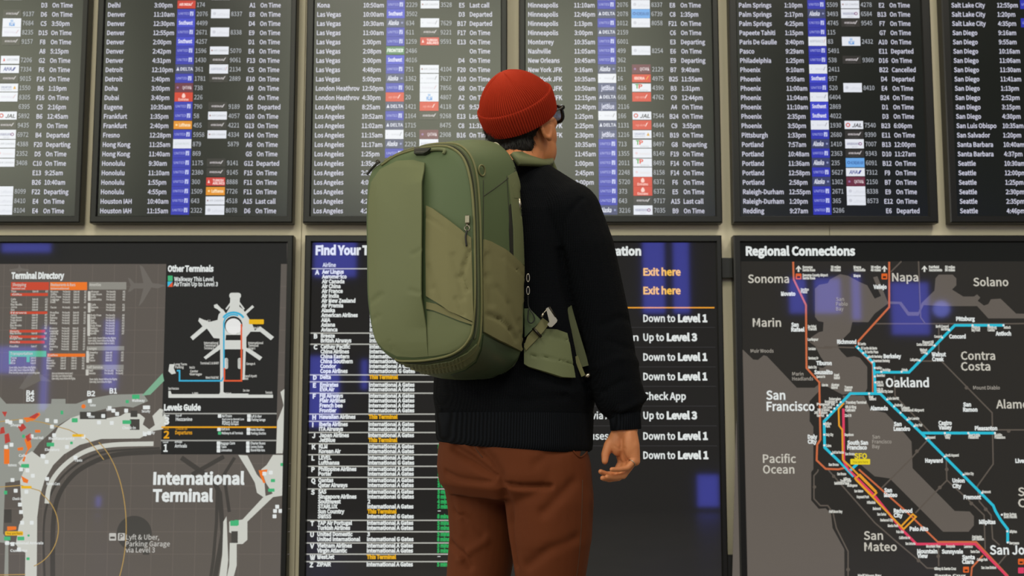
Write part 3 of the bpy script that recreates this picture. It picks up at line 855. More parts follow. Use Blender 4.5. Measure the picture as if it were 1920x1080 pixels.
for s_, x0_, x1_, y_ in (('Sonoma', 1504, 1523, 501), ('Santa Rosa', 1504, 1528, 506.5), ('30 miles', 1557, 1576, 501), ('60 miles', 1557, 1576, 506.5), ('Napa', 1600, 1614, 501), ('Yountville', 1600, 1622, 506.5), ('30 miles', 1632, 1651, 501), ('40 miles', 1632, 1651, 506.5),
                         ('Sonoma County Airport', 1504, 1552, 516), ('Santa Rosa', 1504, 1528, 521.5), ('Napa', 1600, 1613, 517), ('Fairfield', 1741, 1760, 501), ('Sacramento', 1741, 1766, 506.5), ('50 miles', 1771, 1790, 501), ('90 miles', 1771, 1790, 506.5),
                         ('Hamilton', 1501, 1516, 543), ('Field', 1501, 1513, 547.5), ('San Rafael', 1514, 1530, 612), ('Transit', 1514, 1531, 617), ('Larkspur', 1514, 1534, 636.5), ('Corte Madera', 1515, 1529, 654), ('Seminary Dr', 1515, 1534, 671.5), ('Marin City', 1515, 1531, 688.5),
                         ('Spencer Av', 1530, 1547, 706), ('Angel', 1563, 1573, 703), ('Island', 1563, 1574, 708.5), ('Golden Gate', 1540, 1552, 722), ('Alcatraz', 1558, 1573, 721.5), ('Island', 1558, 1570, 726.5), ('Treasure', 1583, 1598, 726), ('Island', 1583, 1596, 731),
                         ('Embarcadero', 1554, 1576, 748), ('Montgomery St', 1546, 1570, 753), ('Powell St', 1531, 1565, 758), ('Civic Center', 1542, 1560, 763.5), ('16th St Mission', 1532, 1555, 768.5), ('24th St Mission', 1526, 1551, 773.5), ('Glen Park', 1531, 1545, 779),
                         ('Transbay Terminal', 1585, 1624, 754.5), ('4th & King', 1584, 1605, 763), ('Caltrain', 1584, 1603, 769), ('22nd St', 1583, 1596, 779), ('Balboa', 1547, 1558, 794), ('Park', 1547, 1556, 799), ('Daly City', 1548, 1562, 815), ('Colma', 1548, 1558, 835.5), ('Bayshore', 1583, 1600, 815),
                         ('South San Francisco', 1560, 1582, 848), ('San Bruno', 1584, 1602, 851), ('San Bruno', 1553, 1572, 871), ('San Bruno', 1569, 1586, 888.5), ('Millbrae', 1581, 1594, 898), ('Transit Center', 1575, 1596, 901.5), ('Millbrae', 1564, 1592, 906), ('Burlingame', 1588, 1607, 910), ('San Mateo', 1601, 1618, 920.5),
                         ('Hayward Park', 1606, 1629, 931.5), ('Hillsdale', 1625, 1641, 942), ('Belmont', 1636, 1651, 953.5), ('San Carlos', 1644, 1661, 964), ('Redwood City', 1650, 1674, 975), ('Menlo Park', 1664, 1684, 985.5), ('Palo Alto', 1680, 1694, 997), ('California Av', 1685, 1706, 1008), ('San Antonio', 1697, 1716, 1019),
                         ('El Cerrito', 1608, 1623, 645), ('El Cerrito del Norte', 1614, 1644, 653), ('El Cerrito Plaza', 1621, 1646, 660), ('North Berkeley', 1628, 1654, 668.5), ('Downtown Berkeley', 1637, 1668, 676.5), ('Ashby', 1642, 1653, 690), ('Rockridge', 1654, 1669, 693.5), ('Orinda', 1690, 1701, 693.5),
                         ('MacArthur', 1643, 1659, 704), ('19th St', 1643, 1655, 717), ('Oakland', 1643, 1656, 722), ('12th St', 1643, 1655, 730), ('Oakland City Center', 1644, 1674, 734), ('Lake Merritt', 1664, 1685, 747), ('Fruitvale', 1677, 1692, 759.5), ('Coliseum', 1689, 1705, 764.5), ('Oakland Airport', 1690, 1732, 769), ('San Leandro', 1702, 1723, 784.5), ('Bay Fair', 1715, 1729, 797),
                         ('West', 1628, 1637, 744), ('Oakland', 1629, 1642, 748), ('Castro', 1770, 1782, 815.5), ('Valley', 1771, 1781, 820), ('West Dublin', 1815, 1837, 816), ('Pleasanton', 1815, 1834, 820), ('Dublin', 1864, 1878, 815.5), ('Pleasanton', 1864, 1884, 820), ('Hayward', 1738, 1753, 820), ('South Hayward', 1772, 1797, 853.5), ('Union City', 1808, 1825, 888), ('Fremont', 1841, 1857, 922),
                         ('Warm Springs', 1881, 1905, 964), ('South Fremont', 1881, 1906, 969), ('Milpitas', 1892, 1906, 996.5), ('Berryessa', 1892, 1910, 1018), ('Pittsburg', 1821, 1837, 614), ('Bay Point', 1821, 1837, 619), ('Pittsburg', 1851, 1868, 614), ('Center', 1851, 1865, 619), ('Antioch', 1881, 1894, 614), ('North Concord', 1754, 1778, 612), ('Martinez', 1764, 1779, 617), ('Concord', 1751, 1765, 631), ('Pleasant Hill', 1729, 1750, 641.5), ('Contra Costa Centre', 1718, 1749, 646), ('Walnut', 1724, 1738, 656), ('Creek', 1726, 1736, 660.5), ('Lafayette', 1706, 1722, 674.5),
                         ('Half Moon Bay', 1554, 1579, 959), ('Mountain View', 1736, 1763, 1024), ('Sunnyvale', 1773, 1790, 1024), ('Lawrence', 1807, 1823, 1024.5), ('Great America', 1822, 1840, 1006), ('Levi Stadium', 1822, 1844, 1010.5), ('Santa Clara', 1819, 1836, 1034), ('College Park', 1831, 1851, 1049), ('San Jose Diridon', 1839, 1867, 1064), ('Gilroy & Santa Cruz', 1751, 1792, 1066), ('Half Moon Bay', 1608, 1652, 1079), ('Santa Cruz', 1751, 1810, 1079)):
    ptext(t, s_, x0_, x1_, y_, 4.6, WY - .004, bold=.055)
for x_, y_ in ((1497, 505), (1658, 505), (1733, 505)):
    ppoly(t, [(x_, y_ - 7), (x_ + 5, y_ - 1), (x_ + 5, y_ + 1), (x_ + 1.6, y_ - 2), (x_ + 1.6, y_ + 5), (x_ - 1.6, y_ + 5), (x_ - 1.6, y_ - 2), (x_ - 5, y_ + 1), (x_ - 5, y_ - 1)], 6)
t.build('station_names', S(214, 214, 206), scr)
t = MB()
for x_, y_ in ((1497, 518.5), (1658, 518.5), (1811, 1068), (1914, 1053)): rrect(t, x_ - 5.5, y_ - 5.5, x_ + 5.5, y_ + 5.5, 1.5, 5)
t.build('bus_symbols', S(214, 96, 38), scr)
t = MB()
for x_, y_ in ((1497, 518.5), (1658, 518.5), (1811, 1068), (1914, 1053)): rrect(t, x_ - 3, y_ - .5, x_ + 3, y_ + 3, .8, 7)
t.build('bus_pictograms', S(60, 34, 22), scr)
t = MB(); rrect(t, 1908.5, 1064, 1919.5, 1075, 1.5, 5); t.build('train_symbol', S(214, 60, 98), scr)
t = MB(); ptext(t, 'SFO', 1601, 1625, 855, 9.5, WY - .0042, bold=.04); rrect(t, 1594, 860.5, 1631, 871, 1.5, 8); t.build('airport_marker', S(228, 204, 36), scr)
t = MB(); ptext(t, 'You are here', 1598, 1627, 866, 4, WY - .0046, bold=.01); t.build('marker_lettering', S(120, 104, 20), scr)

# ---------------- left: airport directory map
GR = S(94, 88, 82); PALE = S(200, 201, 192); MID = S(146, 148, 140); DIM = S(118, 113, 106); DK = S(52, 50, 47); DARK = S(40, 40, 39)
REDS = S(196, 74, 52); ORS = S(232, 118, 44); GRS = S(70, 176, 118)
_, scr = sign('terminal_map_sign', -150, 551, -138, 539, 456, 'backlit terminal directory map sign with dark inset diagram at left', 'map sign', GR)
t = MB(); pbox(t, -137, 456, 538, 495, 1); ppoly(t, [(312, 494), (527, 494), (517, 852), (302, 852)], 2)
t.build('dark_panels', DARK, scr)
# faint grid of the background
t = MB()
for x_ in (5, 48, 89, 130, 171, 212, 253, 294, 335, 376, 417, 458, 499): stroke(t, [(x_ + 3, 496), (x_ - 12, 1090)], 1, 1)
for y_ in (537, 577, 619, 661, 703, 869, 911, 954, 997, 1039): stroke(t, [(-100, y_), (545, y_)], 1, 1)
t.build('grid_lines', S(106, 98, 91), scr)
# faint aircraft
t = MB()
ppoly(t, [(310, 535), (296, 541), (284, 539), (268, 566), (260, 575), (269, 541), (252, 541), (244, 547), (240, 547), (245, 535), (240, 521), (244, 522), (252, 531), (269, 531), (262, 497), (268, 500), (282, 524), (286, 531), (297, 532)], 2)
ppoly(t, [(18, 505), (34, 503), (36, 495), (40, 503), (54, 505), (54, 509), (40, 508), (36, 512), (32, 508), (18, 509)], 2)
ppoly(t, [(70, 690), (44, 730), (36, 728), (58, 694), (40, 700), (64, 680), (74, 700), (98, 716), (76, 714)], 2)
t.build('aircraft_silhouettes', S(108, 103, 97), scr)
# terminal shapes: apron, concourse, kerbs, roads
t = MB()
ppoly(t, [(-60, 744), (0, 744), (12, 757), (96, 757), (97, 748), (123, 748), (123, 757), (143, 757), (170, 747), (210, 740), (252, 739), (268, 738), (278, 752), (250, 764), (232, 762), (200, 766), (160, 776), (130, 785), (110, 797), (92, 814), (74, 830), (60, 850), (40, 900), (10, 905), (6, 1000), (16, 1016), (16, 1090), (8, 1090), (10, 1018), (-60, 1010)], 3)
ppoly(t, [(84, 770), (96, 757), (130, 757), (132, 775), (92, 800)], 3)
t.build('apron_shape', MID, scr)
t = MB()
ppoly(t, [(110, 800), (133, 784), (150, 778), (160, 772), (168, 786), (196, 785), (226, 780), (236, 774), (262, 776), (272, 784), (268, 796), (280, 805), (300, 790), (308, 776), (306, 768), (316, 790), (305, 805), (287, 808), (262, 822), (190, 823), (150, 834), (120, 852), (100, 872), (84, 900), (75, 930), (70, 970), (69, 1090), (47, 1090), (48, 1036), (36, 1030), (30, 1020), (36, 984), (44, 970), (40, 940), (38, 900), (46, 880), (34, 868), (48, 854), (60, 846), (76, 858), (92, 848), (100, 820)], 4)
stroke(t, [(Vector(p).x, Vector(p).y) for p in spline([(88, 944), (93, 912), (110, 884), (138, 859), (172, 842), (214, 834), (288, 832)], 6)], 8.5, 4)
ppoly(t, [(512, 853), (538, 853), (538, 908), (512, 926), (499, 906), (490, 880), (500, 872)], 4)
ppoly(t, [(447, 853), (464, 854), (482, 890), (496, 905), (498, 930), (510, 926), (538, 905), (538, 928), (512, 932), (464, 978), (464, 1012), (455, 1020), (444, 1020), (445, 1004), (430, 998), (430, 978), (455, 974), (494, 932), (482, 924), (478, 905), (466, 884)], 4)
ppoly(t, [(425, 968), (419, 978), (417, 1040), (410, 1090), (424, 1090), (428, 1050)], 4)
ppoly(t, [(431, 1018), (444, 1018), (444, 1060), (436, 1090), (424, 1090), (430, 1060)], 4)
ppoly(t, [(306, 768), (304, 790), (292, 802), (286, 780), (300, 766)], 4)
ppoly(t, [(538, 726), (526, 735), (532, 760), (520, 790), (518, 850), (530, 850), (535, 800), (536, 760)], 4)
t.build('terminal_shape', PALE, scr)
t = MB()
ppoly(t, [(305, 700), (308, 714), (282, 740), (266, 742)], 4)
t.build('walkway_shape', S(124, 172, 142), scr)
t = MB()
for pts, w_ in (([(99, 1090), (100, 985), (110, 930), (138, 890), (176, 866), (222, 852), (302, 847)], 9), ([(84, 1090), (82, 990), (92, 935), (112, 900), (142, 872), (178, 853), (216, 845), (300, 840)], 4)):
    stroke(t, [(p.x, p.y) for p in spline(pts, 6)], w_, 3)
stroke(t, [(340, 858), (400, 900), (412, 925), (418, 1000), (402, 1090)], 9, 2)
stroke(t, [(440, 858), (420, 890), (430, 960)], 6, 2); stroke(t, [(420, 856), (360, 890)], 8, 2)
stroke(t, [(408, 900), (406, 980), (400, 1050), (394, 1090)], 6, 2)
t.build('road_bands', S(68, 65, 61), scr)
t = MB(); disc(t, 252, 1000, 33, 3, n=32, rx=1.0)
for x_, y_, x2, y2 in ((434, 996, 446, 1018), (245, 770, 258, 782), (150, 772, 200, 786), (244, 786, 262, 806), (268, 1030, 280, 1040)): pbox(t, x_, y_, x2, y2, 5)
for x_ in (8, 15): pbox(t, x_, 955, x_ + 7, 980, 4)
t.build('dark_map_patches', S(70, 68, 64), scr)
t = MB()
for x0_, y0_, x1_, y1_ in ((440, 975, 448, 985), (135, 784, 146, 792), (230, 788, 246, 795), (88, 830, 102, 837), (248, 740, 262, 748), (40, 870, 55, 877), (8, 1006, 20, 1013), (33, 1006, 46, 1013), (432, 976, 446, 986), (508, 898, 516, 904), (503, 916, 515, 922), (52, 1002, 56, 1006), (50, 1045, 56, 1050), (132, 828, 137, 833), (42, 815, 47, 821), (236, 750, 242, 756), (114, 770, 119, 777), (8, 920, 14, 927), (526, 868, 532, 874)):
    rrect(t, x0_, y0_, x1_, y1_, 1, 6)
t.build('service_symbols', GRS, scr)
t = MB()
for pts in ([(44, 783), (60, 782), (74, 773), (76, 778), (66, 787), (50, 792)], [(46, 824), (56, 818), (60, 838), (52, 846), (46, 866), (42, 864), (52, 842)], [(8, 870), (18, 870), (18, 842), (8, 842)], [(485, 882), (502, 880), (500, 886), (492, 888), (498, 905), (494, 906), (488, 892)], [(14, 987), (31, 987), (31, 993), (14, 995)], [(40, 892), (54, 900), (52, 906), (44, 904)], [(33, 840), (44, 838), (44, 844), (34, 845)], [(66, 806), (76, 806), (76, 811), (66, 811)]):
    ppoly(t, pts, 6)
disc(t, 157, 762, 4, 6)
t.build('food_areas', ORS, scr)
t = MB()
for pts in ([(54, 783), (70, 774), (74, 777), (66, 785)], [(34, 800), (44, 794), (50, 802), (40, 810)], [(9, 815), (17, 812), (20, 828), (10, 832)], [(48, 818), (58, 812), (60, 824), (52, 828)], [(4, 772), (14, 772), (10, 782)], [(2, 802), (8, 800), (10, 812), (0, 814)]):
    ppoly(t, pts, 7)
t.build('shop_areas', S(182, 66, 58), scr)
t = MB()
for x0_, y0_, x1_, y1_ in ((136, 814, 158, 819), (40, 911, 60, 916), (10, 996, 44, 1004)): rrect(t, x0_, y0_, x1_, y1_, 2, 7)
t.build('location_markers', S(228, 178, 40), scr)
t = MB(); ptext(t, 'You are here', 13, 42, 1000, 4, WY - .004); t.build('marker_lettering', S(90, 70, 20), scr)
t = MB()
stroke(t, arc(150, 990, 87, 176, 66, -40, 30), 1.6, 6)
stroke(t, [(-10, 792), (40, 786), (80, 792), (130, 806), (165, 824), (180, 842), (195, 862)], 1.6, 6)
stroke(t, [(-10, 914), (40, 910), (75, 920)] + arc(40, 990, 70, 76, 55, -70, 20), 1.6, 6)
stroke(t, [(-10, 1078), (48, 1077)], 1.6, 6)
t.build('walking_time_circles', S(178, 146, 84), scr)
# little white symbols and their captions
t = MB()
for x_, y_ in ((89, 788), (105, 790), (169, 752), (167, 777), (194, 780), (186, 792), (210, 793), (220, 776), (206, 765), (213, 770), (237, 770), (98, 800), (102, 816), (126, 838), (80, 855), (88, 866), (82, 856), (142, 858), (89, 898), (24, 900), (30, 920), (14, 790), (20, 792), (40, 880), (52, 882), (62, 892), (50, 922), (38, 946), (40, 960), (42, 980), (60, 980), (22, 834), (12, 838), (60, 818), (36, 1030), (24, 1020), (14, 1018), (272, 764), (278, 764), (280, 812), (272, 814), (496, 888), (508, 886), (516, 958), (526, 958), (520, 950), (515, 968), (40, 790), (157, 819)):
    rrect(t, x_ - 3.6, y_ - 3.6, x_ + 3.6, y_ + 3.6, 1.2, 7)
for x0_, x1_, y_, s_ in ((169, 180, 759.5, 'Gates'), (166, 178, 781, 'Gates'), (248, 272, 751, 'Walkway'), (266, 282, 771, 'Security'), (268, 291, 811, 'Security'), (200, 216, 768, 'Restrooms'), (230, 255, 802, 'Check-in'), (85, 112, 843, 'Elevators'), (92, 140, 822, 'Restaurants'), (16, 32, 872, 'Restrooms'), (88, 113, 907, 'Rental Cars'), (20, 40, 797, 'Shops'), (60, 82, 821, 'Food Hall'), (36, 50, 854, 'Cafe'), (24, 42, 935, 'Check-in'), (10, 82, 1018, 'International Arrivals'), (20, 52, 1032, 'Customs'), (140, 155, 863, 'Taxis')):
    ptext(t, s_, x0_, x1_, y_, 4.6, WY - .0036, bold=.03)
for s_, x0_, x1_, y_ in (('B4', 50, 65, 737), ('B5', 50, 65, 748), ('B2', 164, 179, 738), ('B1', 206, 220, 733)): ptext(t, s_, x0_, x1_, y_, 9.2, WY - .0036, bold=.04)
t.build('map_captions', WHITE, scr)
t = MB()
ptext(t, 'International', 288, 459, 897, 21, WY - .0036, bold=.05); ptext(t, 'Terminal', 287, 400, 929, 21, WY - .0036, bold=.05)
t.build('terminal_title', WHITE, scr)
t = MB()
ptext(t, 'Lyft & Uber,', 237, 299, 1007, 9, WY - .0036, bold=.012); ptext(t, 'Parking Garage', 236, 319, 1019.5, 9, WY - .0036, bold=.012); ptext(t, 'via Level 3', 236, 291, 1031, 9, WY - .0036, bold=.012)
for x_ in (211.5, 228): rrect(t, x_ - 6.5, 999.5, x_ + 6.5, 1013.5, 1.5, 5)
t.build('parking_caption', S(190, 188, 182), scr)
t = MB(); ptext(t, 'P', 224.5, 232, 1006, 10, WY - .004, bold=.02); rrect(t, 207, 1006, 216, 1010, 1, 8); t.build('parking_pictograms', S(80, 76, 72), scr)
t = MB()
ptext(t, 'Terminal Directory', 22, 121, 517, 11, WY - .0036, bold=.06)
t.build('directory_title', WHITE, scr)
# directory tables
t = MB()
for x0_, y0_, x1_, y1_ in ((21, 529, 92, 544), (20, 549.5, 90, 555), (19, 584, 89, 589), (18, 618.5, 85, 623.5), (18, 629, 85, 634), (18, 639, 84, 644)): pbox(t, x0_, y0_, x1_, y1_, 3)
t.build('red_headings', REDS, scr)
t = MB()
for x0_, y0_, x1_, y1_ in ((94, 529, 163.5, 544), (89, 663, 160, 669)): pbox(t, x0_, y0_, x1_, y1_, 3)
t.build('orange_headings', ORS, scr)
t = MB()
for x0_, y0_, x1_, y1_ in ((167, 529, 237, 543), (163, 649, 233, 657), (162, 684, 232, 693)): pbox(t, x0_, y0_, x1_, y1_, 3)
t.build('grey_headings', S(140, 138, 130), scr)
t = MB(); ppoly(t, [(17, 658), (87, 658), (87, 669), (56, 669), (56, 679), (50, 679), (50, 669), (20, 669), (20, 683), (17, 683)], 3); t.build('green_heading', S(92, 180, 130), scr)
t = MB()
random.seed(3)
NAMES = 'Bay Books|Duty Free|News Stand|Travel Shop|Sweets|Jewelry|Gifts|Toys|Luggage|Cosmetics|Wine|Cafe|Bakery|Noodles|Grill|Deli|Sushi|Juice|Tacos|Burger Bar|Yoga Room|Museum|Spa|Medical Clinic'.split('|')
PARAS = ['Post-Security shops need a boarding pass', 'Open daily, hours follow the flights', 'Ask at any information desk on Level 2']
def table(xs_, y0_, y1_, skip=()):
    y = y0_
    while y < y1_:
        if not any(a_ <= y <= b_ for a_, b_ in skip):
            sk = -(y - 530) * .026
            for k, (xa_, wd) in enumerate(xs_):
                if wd > 40: s_ = random.choice(PARAS)
                elif k == 0: s_ = random.choice([q for q in NAMES if len(q) * 2.3 <= wd + 2])
                else: s_ = 'Pre-Security' if wd > 13 else ('Gate A%d' % random.randint(1, 9) if wd > 9 else 'A%d' % random.randint(1, 15))
                wd2 = min(wd, len(s_) * 2.35) if wd <= 40 else wd * random.uniform(.8, 1)
                ptext(t, s_, xa_ + sk, xa_ + sk + wd2, y, 3.6, WY - .0036, bold=.03)
        y += 4.9
table([(22, 30), (62, 11), (86, 5)], 546.5, 654, ((547.5, 557), (583, 590.5), (618, 624.5), (628.5, 634.5), (638.5, 645)))
table([(96, 20), (119, 14), (139, 11), (159, 4)], 547, 655, ((570, 573), (581, 584), (609, 613)))
table([(172, 20), (201, 17), (231, 5)], 547, 628, ((564, 567), (584, 588)))
table([(168, 54)], 634, 645)
table([(171, 20), (202, 12), (231, 5)], 661, 679); table([(170, 16), (201, 17), (222, 14)], 695, 703); table([(173, 52)], 711, 720)
table([(92, 20), (118, 10), (138, 10), (158, 5)], 671, 692); table([(102, 46)], 700, 712); table([(22, 58)], 689, 699); table([(24, 12), (62, 10)], 671, 682)
for a_, e_, y_, s_, c_ in ((24, 50, 534, 'Shopping', 5.4), (96, 142, 534, 'Restaurants & Bars', 5.2), (168, 190, 534, 'Amenities', 5), (23, 48, 541, 'Departures Level', 3.4), (96, 130, 541, 'International', 3.4), (23, 42, 552.4, 'Gifts', 3.4), (21, 51, 586.4, 'News', 3.4), (20, 37, 621, 'Beauty', 3.4), (20, 35, 631.4, 'Toys', 3.4), (20, 38, 641.4, 'Books', 3.4), (20, 62, 663, 'Transportation', 5), (90, 109, 666, 'Cafes', 3.4), (164, 182, 653.5, 'Lounges', 4.6), (163, 193, 688.5, 'Self Service', 4.6)):
    ptext(t, s_, a_, e_, y_, c_, WY - .004, bold=.025)
for y0_, y1_, x_ in ((546, 564, 165), (568, 586, 165), (589, 630, 164), (658, 680, 162), (693, 704, 161)): pbox(t, x_, y0_, x_ + 5, y1_, 3)
t.build('directory_tables', S(196, 194, 186), scr)
# inset: other terminals
t = MB(); ptext(t, 'Other Terminals', 315, 401, 504, 10.5, WY - .0036, bold=.06); ptext(t, 'Levels Guide', 308, 377, 764, 10.5, WY - .0036, bold=.06)
ptext(t, 'Walkway This Level', 327, 401, 523.5, 7.5, WY - .0036, bold=.03); ptext(t, 'AirTrain Up to Level 3', 326, 409, 533, 7.5, WY - .0036, bold=.03)
ptext(t, '3', 308, 318, 789, 13, WY - .0036, bold=.04); ptext(t, '1', 307, 315, 840, 13, WY - .0036, bold=.04)
for s_, a_, e_, y_, c_ in (('Level', 308, 318, 779, 3), ('Drop-off', 330, 341, 779, 4), ('Mezzanine', 330, 361, 786, 6), ('AirTrain', 416, 435, 780, 4.6), ('Red Line to Rental Cars', 417, 458, 786, 3.6), ('Blue Line', 417, 448, 791, 3.6), ('Parking Garages', 417, 448, 795, 3.6), ('Lyft & Uber', 471, 491, 780.5, 4.6), ('Parking Garage', 472, 498, 787, 4.6),
                       ('Exit to A', 416, 431, 804.5, 4.4), ('Walkway to all Terminals', 416, 456, 812, 4.4), ('Hotel Shuttles', 470, 496, 805.5, 4.4), ('Parking Shuttles', 471, 499, 812.5, 4.4), ('Level', 306, 316, 829, 3), ('Arrivals', 328, 342, 828.5, 4), ('Arrivals', 328, 351, 836, 6), ('Baggage Claim', 414, 441, 831, 4.6), ('Taxis', 415, 425, 837.5, 4.6), ('Limousines', 415, 435, 844, 4.6), ('Charter Buses', 470, 498, 831, 4.6), ('Courtesy Shuttles', 470, 494, 837.5, 4.6), ('Shared-Ride Vans', 470, 497, 844, 4.6)):
    ptext(t, s_, a_, e_, y_, c_, WY - .0036, bold=.025)
for x_, y_ in ((412, 780), (467, 780), (467, 787), (411, 805), (466, 805), (466, 812), (410, 831), (410, 838), (410, 845), (465, 831), (465, 838), (465, 845)): rrect(t, x_ - 3.3, y_ - 3.3, x_ + 3.3, y_ + 3.3, 1, 6)
t.build('inset_lettering', WHITE, scr)
t = MB(); stroke(t, [(304, 775.5), (519, 775.5)], 2.6, 6); stroke(t, [(302, 826), (519, 826)], 2.6, 6); t.build('level_rules', S(156, 156, 150), scr)
t = MB(); ptext(t, '2', 307, 318, 815, 13, WY - .0036, bold=.04); ptext(t, 'Departures', 329, 361, 811, 6.4, WY - .0036, bold=.03); ptext(t, 'Check-in', 330, 351, 804, 4, WY - .0036); ptext(t, 'Level', 307, 317, 804, 3, WY - .0036); stroke(t, [(303, 801), (519, 801)], 3, 6); t.build('current_level_row', S(226, 160, 32), scr)
t = MB(); rrect(t, 315, 517, 324, 527, 1, 6); rrect(t, 409, 809.5, 415, 815, 1, 6); t.build('walkway_symbol', GRS, scr)
t = MB(); ppoly(t, [(314.5, 528), (324, 528), (314.5, 538)], 6); t.build('airtrain_symbol_blue', S(60, 180, 214), scr)
t = MB(); ppoly(t, [(324, 528.5), (324, 538), (315, 538)], 6); t.build('airtrain_symbol_red', S(220, 90, 56), scr)
t = MB()
rrect(t, 430, 549, 452, 560, 5, 4); ppoly(t, [(432, 558), (450, 558), (449, 575), (456, 580), (472, 605), (478, 620), (488, 612), (496, 618), (514, 632), (508, 638), (488, 622), (470, 622), (462, 632), (462, 652), (470, 655), (492, 670), (487, 676), (464, 660), (461, 658), (459, 712), (455, 712), (456, 655), (420, 655), (419, 735), (425, 738), (466, 738), (466, 740), (512, 740), (512, 746), (316, 746), (316, 733), (320, 733), (322, 739), (411, 739), (413, 735), (413, 655), (386, 674), (382, 670), (412, 646), (412, 634), (402, 634), (388, 616), (362, 638), (357, 632), (380, 612), (372, 602), (374, 596), (392, 604), (408, 600), (410, 590), (418, 580), (402, 577), (401, 572), (407, 570), (424, 588), (431, 576)], 4)
stroke(t, [(405, 574), (425, 592)], 5, 4); stroke(t, [(475, 574), (455, 592)], 5, 4); stroke(t, [(424, 580), (436, 564)], 3, 4); stroke(t, [(458, 580), (446, 564)], 3, 4)
stroke(t, [(360, 635), (388, 612), (402, 632), (416, 633)], 4, 4); rrect(t, 421, 671, 428, 692, 3.5, 5); rrect(t, 446, 671, 453, 692, 3.5, 5)
ppoly(t, [(318, 683), (328, 683), (326, 690), (330, 700), (322, 702), (316, 696)], 4)
t.build('terminal_diagram', S(206, 208, 202), scr)
t = MB(); disc(t, 438, 610, 17, 5); ppoly(t, [(424, 655), (424, 690), (428, 714), (452, 714), (454, 690), (453, 655), (440, 660)], 5); ppoly(t, [(424, 628), (452, 628), (453, 638), (423, 638)], 5); t.build('diagram_court', DARK, scr)
t = MB(); disc(t, 438, 612, 15, 6); ppoly(t, [(424, 612), (453, 612), (452, 620), (448, 624), (428, 624)], 6); t.build('garage_shape', S(226, 226, 224), scr)
t = MB(); stroke(t, [(332, 695), (337, 695), (337, 714), (416, 714), (420, 706), (420, 620)] + arc(438, 606, 18, 16, 180, 60, 10), 3, 7); stroke(t, arc(438, 606, 22, 20, 150, 30, 10), 4, 7); t.build('airtrain_blue_line', S(62, 170, 206), scr)
t = MB(); stroke(t, [(453, 608), (453, 714), (421, 714), (421, 690)], 3, 8); t.build('airtrain_red_line', S(222, 92, 56), scr)
t = MB(); rrect(t, 467, 599, 495, 608, 1.5, 8); t.build('here_marker', S(228, 178, 30), scr)
t = MB()
for s_, a_, e_, y_ in (('Terminal 1', 373, 395, 602), ('Garage', 392, 412, 610), ('Terminal 3', 468, 487, 615), ('Long Term', 327, 351, 683), ('Parking', 329, 345, 688.5), ('Rental Car', 356, 366, 689), ('Center', 357, 372, 696), ('Garage', 356, 379, 701.5), ('Terminal 1 & BART', 376, 411, 681), ('International', 383, 410, 643), ('Terminal G', 383, 410, 648), ('Terminal A', 383, 402, 653), ('International', 466, 494, 643), ('Terminal', 466, 485, 648), ('Garage G', 466, 479, 653), ('Garage A', 462, 479, 682), ('Grand Hyatt', 456, 482, 705), ('Hotel', 455, 466, 710), ('San Francisco', 316, 336, 728.5), ('San Jose', 456, 468, 732), ('Terminals', 498, 511, 736), ('I-380', 361, 372, 738), ('101 North', 424, 434, 738), ('West Field Rd', 386, 410, 708)):
    ptext(t, s_, a_, e_, y_, 4.2, WY - .0042, bold=.03)
t.build('diagram_captions', S(206, 206, 200), scr)

# black junction boxes joining the signs
def bracket(px0, px1, py0, py1, label):
    x0, x1 = WX(px0, 445)[0] + .001, WX(px1, 445)[0] - .001
    z1, z0 = WX(960, py0)[1], WX(960, py1)[1]
    mb = MB(); mb.box(x0, x1, WY + .02, WALL, max(z0, .3), z1)
    tag(mb.build('connecting_bracket', black), label, 'bracket', 'brackets joining the sign frames')
bracket(1352, 1374, 482, 519, 'small black bracket joining two sign frames near the top')
bracket(1352, 1374, 1042, 1120, 'black bracket joining two sign frames near the bottom edge')

# ================================================================== BODY HELPERS
PHI = rad(32)                      # the person faces away and to the right
RT = Vector((cos(PHI), -sin(PHI), 0))
FW = Vector((sin(PHI), cos(PHI), 0))
UPW = Vector((0, 0, 1))
C0 = Vector((0.004, 3.26, 0))      # middle of the torso

def zat(py, Y=3.26): return P(960, py, Y).z

def bm_loft(bm, rings, n=40, ex=2.3):
    """closed loft; ring = (centre, half axis vector 1, half axis vector 2)"""
    prev = None
    first = last = None
    for c, ax, ay in rings:
        vs = []
        for i in range(n):
            t = 2 * pi * i / n
            ct, st = cos(t), sin(t)
            k = (abs(ct) ** ex + abs(st) ** ex) ** (-1 / ex)
            vs.append(bm.verts.new(Vector(c) + Vector(ax) * (ct * k) + Vector(ay) * (st * k)))
        if prev:
            for i in range(n):
                bm.faces.new((prev[i], prev[(i + 1) % n], vs[(i + 1) % n], vs[i]))
        else: first = vs
        prev = last = vs
    bm.faces.new(list(reversed(first))); bm.faces.new(last)

def bm_capsule(bm, p0, r0, p1, r1, n=20):
    p0, p1 = Vector(p0), Vector(p1)
    d = (p1 - p0)
    d = d.normalized() if d.length > 1e-6 else Vector((0, 0, 1))
    a = d.orthogonal().normalized(); b = d.cross(a)
    rings = []
    for k in range(6):
        t = pi / 2 * (k / 6 + .04); rings.append((p0 - d * (r0 * cos(t)), r0 * sin(t)))
    rings.append((p0, r0)); rings.append((p1, r1))
    for k in range(6):
        t = pi / 2 * (1 - (k + 1) / 6.3); rings.append((p1 + d * (r1 * cos(t)), r1 * sin(t)))
    bm_loft(bm, [(c, a * r, b * r) for c, r in rings], n, 2.0)

def bm_chain(bm, pts, n=20):
    for (p0, r0), (p1, r1) in zip(pts[:-1], pts[1:]):
        bm_capsule(bm, p0, r0, p1, r1, n)

